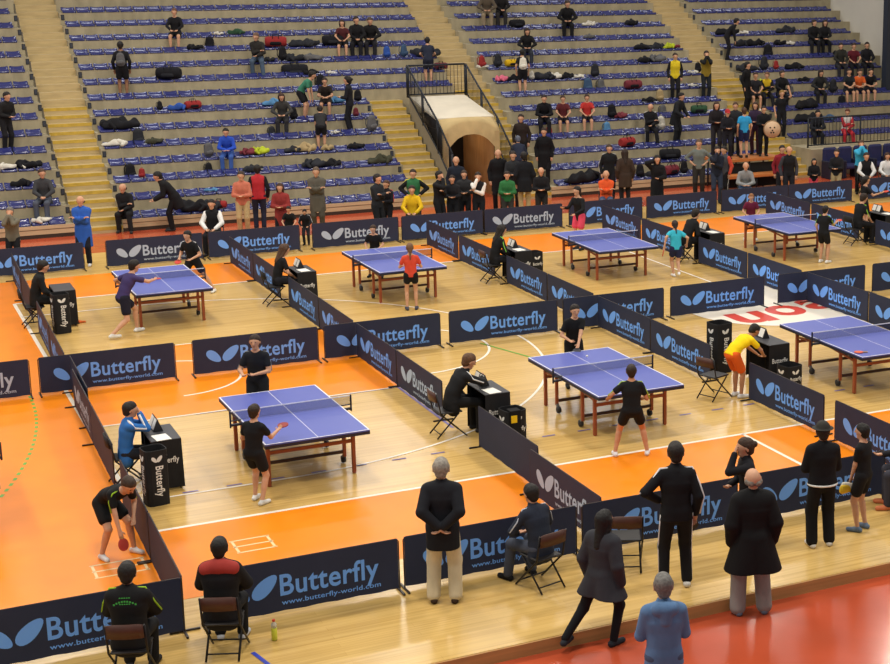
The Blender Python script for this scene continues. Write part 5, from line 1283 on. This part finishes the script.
def heap(p, rz, col, label, size=(.5, .3, .16), seed=1, name='jacket', cat='clothing', col2=None):
    """a dropped jacket: crumpled body with one sleeve lying across it"""
    key = (seed % 5, size)
    if key not in HEAPS:
        rnd = random.Random(seed); F = Field(.018); a, b_, c = size
        for i in range(7):
            x = rnd.uniform(-.36, .36)*a; y = rnd.uniform(-.3, .3)*b_; z = c*rnd.uniform(.3, .62); L = rnd.uniform(.12, .3)*a; an = rnd.uniform(-.7, .7)
            F.cap((x-L*math.cos(an), y-L*math.sin(an)*.5, z*.5), (x+L*math.cos(an), y+L*math.sin(an)*.5, z*.7), z*.9, z*.6, k=.05)
        v, q = F.mesh(); ph = rnd.uniform(0, 6); nz = np.sin(v[:, 0]*9+v[:, 1]*7+ph)*np.cos(v[:, 1]*13-v[:, 0]*5+ph*2)+.5*np.sin(v[:, 0]*21-v[:, 1]*17+ph*3); v[:, 2] = np.maximum(v[:, 2]*(1+.28*nz), 0); v[:, 1] *= 1+.25*np.sin(v[:, 0]*8+ph)
        G_ = Field(.016); s = rnd.choice((-1, 1)); G_.cap((s*.2*a, -.1*b_, c*.75), (s*.42*a, -.40*b_, c*.45), .05, .045, k=.02).cap((s*.42*a, -.40*b_, c*.45), (s*.30*a, -.62*b_, c*.1), .045, .036, k=.02)
        HEAPS[key] = (np_mesh('crumpled_body', [(v, q, 0)]), np_mesh('sleeve', [G_.mesh()+(0,)]))
    b0, sl = HEAPS[key]
    o = obj(name, b0, cloth(col), None, p, rz, own=True); tag(o, label, cat)
    obj('sleeve' if name in ('jacket', 'coat') else 'loose_end', sl, cloth(col2 or col), o, own=True)
    return o
def seat_spot(px, py):
    k = row_of(px, py); y = yk(k)+.22; return Vector((x_at(px, y, zk(k)+.10), y, zk(k)+.09)), k
def tread_spot(px, py):
    best = None
    for k in range(0, 14):
        y, z = yk(k)+.55, zk(k); x = x_at(px, y, z); er = abs(pix(x, y, z)[1]-py)
        if best is None or er < best[0]: best = (er, x, y, z, k)
    return Vector((best[1], best[2], best[3]+.002)), best[4]
CNAME = {'15151a': 'black', '26282e': 'charcoal', '2f5fc0': 'blue', '5a8ec0': 'light blue', 'b8322e': 'red', 'd8d4c8': 'white', 'b09a6c': 'beige', 'c8d030': 'lime', 'e0b81e': 'yellow', '6c2a34': 'dark red', '2c4a34': 'dark green', '5a5a5c': 'grey', 'd86a84': 'pink', '3a3a2c': 'olive', '38506e': 'slate blue'}
def blk(x): return 'left' if x < 5.8 else 'left-centre' if x < 18.5 else 'right-centre' if x < 28.2 else 'right'
# kind (B backpack, D sports bag, J jacket heap, T towel), seat or tread, pixel, colour, size
ITEMS = [
 ('D', 's', 169, 80, '15151a', 1.2), ('J', 's', 196, 49, '15151a', .8), ('B', 't', 210, 46, '15151a', 1.0), ('T', 's', 219, 34, 'd8d4c8', .9),
 ('J', 's', 176, 110, '2f5fc0', 1.0), ('D', 's', 193, 109, 'b8322e', .8), ('B', 's', 160, 113, '15151a', .6), ('J', 's', 127, 130, '15151a', 1.7),
 ('B', 't', 139, 141, '26282e', 1.1), ('J', 's', 155, 146, '3a3a2c', .9), ('T', 's', 114, 147, 'd8d4c8', 1.5), ('B', 't', 131, 178, '15151a', 1.05),
 ('B', 's', 142, 182, 'b8322e', .6), ('J', 's', 7, 166, 'd8d4c8', .9), ('J', 's', 30, 165, '15151a', 1.1), ('T', 's', 29, 169, 'd8d4c8', 1.0), ('J', 's', 19, 186, '15151a', 1.0), ('T', 's', 43, 224, 'd8d4c8', 1.2),
 ('B', 's', 209, 162, '5a5a5c', .9), ('B', 't', 209, 170, '15151a', .8), ('J', 's', 261, 159, 'c8d030', 1.0), ('J', 's', 250, 160, '6c2a34', .9), ('J', 's', 254, 172, '26282e', 1.0), ('T', 's', 258, 171, 'd8d4c8', .7),
 ('J', 's', 304, 156, 'b09a6c', 1.2), ('J', 's', 292, 152, '26282e', .8), ('J', 's', 315, 170, '26282e', 1.2), ('J', 's', 331, 168, '15151a', 1.0), ('J', 's', 357, 150, '15151a', .9), ('J', 's', 379, 166, '3a3a2c', 1.2),
 ('J', 's', 192, 212, '15151a', 1.6), ('J', 's', 206, 208, '26282e', 1.2), ('D', 's', 219, 208, 'b8322e', .7), ('T', 's', 211, 203, '5a8ec0', .8),
 ('D', 's', 276, 47, 'b8322e', 1.1), ('D', 's', 333, 45, '15151a', 1.1), ('J', 's', 303, 54, '26282e', 1.3), ('B', 's', 283, 62, '15151a', 1.0), ('J', 's', 296, 61, '26282e', 1.1), ('J', 's', 314, 60, '5a5a5c', 1.1), ('J', 's', 270, 62, '26282e', .7),
 ('D', 't', 295, 77, '15151a', 1.3), ('B', 't', 321, 90, '15151a', 1.1), ('J', 's', 310, 76, '15151a', .8), ('T', 's', 332, 76, 'd8d4c8', .7), ('J', 's', 235, 33, '2c4a34', .9),
 ('B', 's', 387, 57, '2f5fc0', .8), ('B', 's', 404, 56, '38506e', .9), ('J', 's', 424, 57, '26282e', 1.4), ('D', 's', 441, 69, '6c2a34', .7),
 ('J', 's', 273, 107, '5a8ec0', 1.0), ('J', 's', 339, 104, '5a8ec0', .9), ('B', 's', 358, 101, '15151a', .8), ('B', 's', 372, 128, '5a5a5c', 1.1), ('B', 's', 294, 117, '15151a', .8), ('B', 't', 272, 133, '26282e', .8), ('T', 's', 336, 134, 'd8d4c8', .7), ('J', 's', 328, 151, 'b09a6c', .8), ('B', 's', 356, 118, '6c2a34', .6),
 ('B', 's', 482, 65, 'b8322e', .9), ('B', 's', 498, 65, '26282e', 1.0), ('D', 's', 512, 66, 'e0b81e', .8), ('T', 's', 483, 68, 'd8d4c8', .9), ('J', 's', 502, 80, 'd86a84', .9), ('J', 's', 513, 79, '15151a', .9), ('B', 's', 532, 79, 'd8d4c8', .6), ('J', 's', 543, 77, '26282e', 1.3), ('J', 's', 555, 77, 'd8d4c8', 1.0), ('J', 's', 565, 76, '15151a', .9), ('T', 's', 577, 75, 'd8d4c8', 1.0), ('B', 's', 595, 74, '26282e', 1.0),
 ('B', 't', 588, 91, '38506e', 1.1), ('B', 't', 601, 90, '5a5a5c', 1.0), ('D', 's', 633, 88, '6c2a34', 1.0), ('J', 's', 632, 27, '15151a', 1.1), ('D', 's', 517, 27, '15151a', .9), ('J', 's', 588, 31, 'd8d4c8', .8), ('J', 's', 590, 37, '5a5a5c', .8),
 ('J', 's', 644, 51, '15151a', 1.1), ('J', 's', 655, 50, '26282e', 1.0), ('J', 's', 667, 49, 'c8d030', .9), ('J', 's', 675, 48, '6c2a34', .7), ('J', 's', 646, 64, '15151a', 1.1), ('J', 's', 658, 63, '5a5a5c', 1.2), ('T', 's', 693, 70, 'd8d4c8', .8), ('B', 's', 698, 75, '15151a', .8), ('T', 's', 694, 87, 'd8d4c8', .8),
 ('J', 's', 648, 103, '15151a', .9), ('B', 's', 660, 103, 'b09a6c', .9), ('B', 't', 663, 114, '5a5a5c', .9), ('B', 's', 612, 119, '15151a', 1.0), ('J', 's', 621, 118, '6c2a34', .9), ('B', 't', 607, 131, '5a8ec0', .9), ('D', 's', 627, 149, 'b8322e', 1.0), ('B', 's', 661, 133, 'd8d4c8', 1.0), ('D', 's', 699, 118, '2c4a34', .9), ('T', 's', 707, 117, 'd8d4c8', .6), ('D', 't', 566, 137, 'b8322e', .01),
 ('J', 's', 585, 182, '15151a', 1.9), ('J', 's', 572, 186, '26282e', .8), ('D', 's', 670, 160, '15151a', 1.1), ('D', 's', 671, 176, '6c2a34', 1.0), ('B', 's', 684, 176, '15151a', .9), ('B', 's', 640, 179, '15151a', .9), ('J', 's', 647, 177, '26282e', .8), ('B', 't', 549, 134, 'b8322e', .8), ('J', 's', 599, 121, '15151a', .01),
 ('J', 's', 726, 38, '15151a', 1.3), ('T', 's', 742, 37, 'd8d4c8', 1.0), ('J', 's', 738, 47, '26282e', 1.2), ('J', 's', 754, 46, '15151a', 1.3), ('B', 't', 768, 58, '15151a', 1.2), ('J', 's', 785, 35, '26282e', 1.2), ('T', 's', 791, 46, 'd8d4c8', 1.1), ('J', 's', 781, 46, '15151a', .9), ('J', 's', 838, 58, '15151a', 1.1), ('B', 's', 764, 71, '26282e', 1.1), ('B', 's', 776, 71, 'b8322e', .7), ('J', 's', 793, 70, '15151a', 1.2), ('J', 's', 746, 72, '26282e', 1.3),
 ('J', 's', 761, 84, 'c8d030', .8), ('B', 's', 791, 96, '5a5a5c', .7), ('B', 's', 833, 97, '26282e', 1.1), ('J', 's', 805, 111, '15151a', 1.7), ('J', 's', 807, 124, '15151a', 1.6), ('J', 's', 827, 123, '38506e', 1.0), ('B', 't', 842, 100, '15151a', .9), ('J', 's', 803, 81, '15151a', .8)]
ITEMS = [i for i in ITEMS if i[5] > .1]
seen = {}; rnd = random.Random(11); placed = []
KN = {'B': 'backpack', 'D': 'sports bag', 'J': 'jacket', 'T': 'towel'}
rows = []
CMAP = {'b8322e': '8e2a2a', '2f5fc0': '2c4f9c', 'c8d030': 'a8b428', 'e0b81e': 'd0a818', 'b09a6c': 'a08c66', 'd8d4c8': 'c8c4b8', '5a8ec0': '4f7ea8'}
for it in ITEMS:
    kd, wh, px, py, c, sc = it; p, k = seat_spot(px, py) if wh == 's' else tread_spot(px, py)
    rows.append((it, p, k, (c, kd, wh, k, blk(p.x))))
from collections import Counter
cnt = Counter(r[3] for r in rows); idx = {}
for it, p, k, key in sorted(rows, key=lambda r: r[1].x):
    kd, wh, px, py, c, sc = it; cn_ = CNAME[c]; b_ = blk(p.x); i = idx.get(key, 0); idx[key] = i+1
    where = ('on the %s row, %s block' if wh == 's' else 'behind the %s row, %s block') % (ORD[k], b_)
    pre = {'J': 'crumpled %s jacket lying', 'T': '%s towel spread', 'B': '%s backpack standing', 'D': '%s sports bag lying'}[kd] % cn_
    lab = pre+' '+where+('' if cnt[key] == 1 else ', %s from the left' % NTH[i])
    rz = rnd.uniform(-.5, .5)
    c = CMAP.get(c, c)
    if kd == 'B': bag('backpack', p, rz, c, lab, sc=sc*.95)
    elif kd == 'D': bag('duffel', p, rz, c, lab, col2='15151a' if c != '15151a' else '26282e', sc=sc)
    elif kd == 'J': heap(p, rz, c, lab, (.50, .34, .20) if sc < 1.25 else (.85, .40, .26), rnd.randint(0, 99)).scale = ((sc,)*3 if sc < 1.25 else (sc*.72,)*3)
    else: heap(p, rz, c, lab, (.42, .26, .09), rnd.randint(0, 99), 'towel', 'towel').scale = (sc,)*3
def worn_pack(px, py, fc, col, label, Hh=1.66):
    best = None
    for k in range(0, 14):
        y, z = yk(k)+.53, zk(k); x = x_at(px, y, z); er = abs(pix(x, y, z)[1]-py)
        if best is None or er < best[0]: best = (er, x, y, z)
    d = Vector((math.cos(R(fc)), math.sin(R(fc)), 0)); p = Vector(best[1:])-d*.22*Hh/1.75+Vector((0, 0, 1.02*Hh/1.75))
    bag('backpack', p, R(fc-90), col, label, sc=.85)
worn_pack(124, 91, 75, '5a5a5c', 'grey backpack worn by the person in black standing in the left-centre block')
worn_pack(523, 90, 75, 'd8d4c8', 'white backpack worn by the boy standing in the right-centre block', 1.5)
# ------------------------------------------------------------------- light
w = bpy.data.worlds.new('hall_light'); SC.world = w; w.use_nodes = True
w.node_tree.nodes['Background'].inputs[0].default_value = lin('e6e6e6'); w.node_tree.nodes['Background'].inputs[1].default_value = .42
def area(x, y, z, sx, sy, power, col='fff2dc', rot=None):
    ld = bpy.data.lights.new('hall_area_light', 'AREA'); ld.shape = 'RECTANGLE'; ld.size = sx; ld.size_y = sy; ld.energy = power; ld.color = lin(col)[:3]
    o = bpy.data.objects.new('hall_area_light', ld); COL.objects.link(o); o.location = (x, y, z)
    if rot: o.rotation_euler = rot
for x in (-6, 4.5, 14.7, 28):
    for y in (14, 25, 35.5, 45.5): area(x, y, 13.5, 2.2, 1.2, 640 if y < 40 else 430, 'fff6e8')
for x in (-6, 2, 10, 18, 26, 34): area(x, 56.6, 12.5, 4.0, 1.4, 170, 'f4f6ff', rot=(R(-62), 0, 0))  # added strips high on the back wall, put in for glints on the seats
ld = bpy.data.lights.new('tunnel_fill', 'POINT'); ld.energy = 22; ld.shadow_soft_size = .15; ld.color = lin('ffdcae')[:3]  # added fill light that brightens the inner wall of the tunnel
o = bpy.data.objects.new('tunnel_fill', ld); COL.objects.link(o); o.location = (17.2, 46.6, 1.9)
SC.view_settings.view_transform = 'Standard'; SC.view_settings.look = 'None'; SC.view_settings.exposure = 0.0
SC.cycles.use_denoising = True
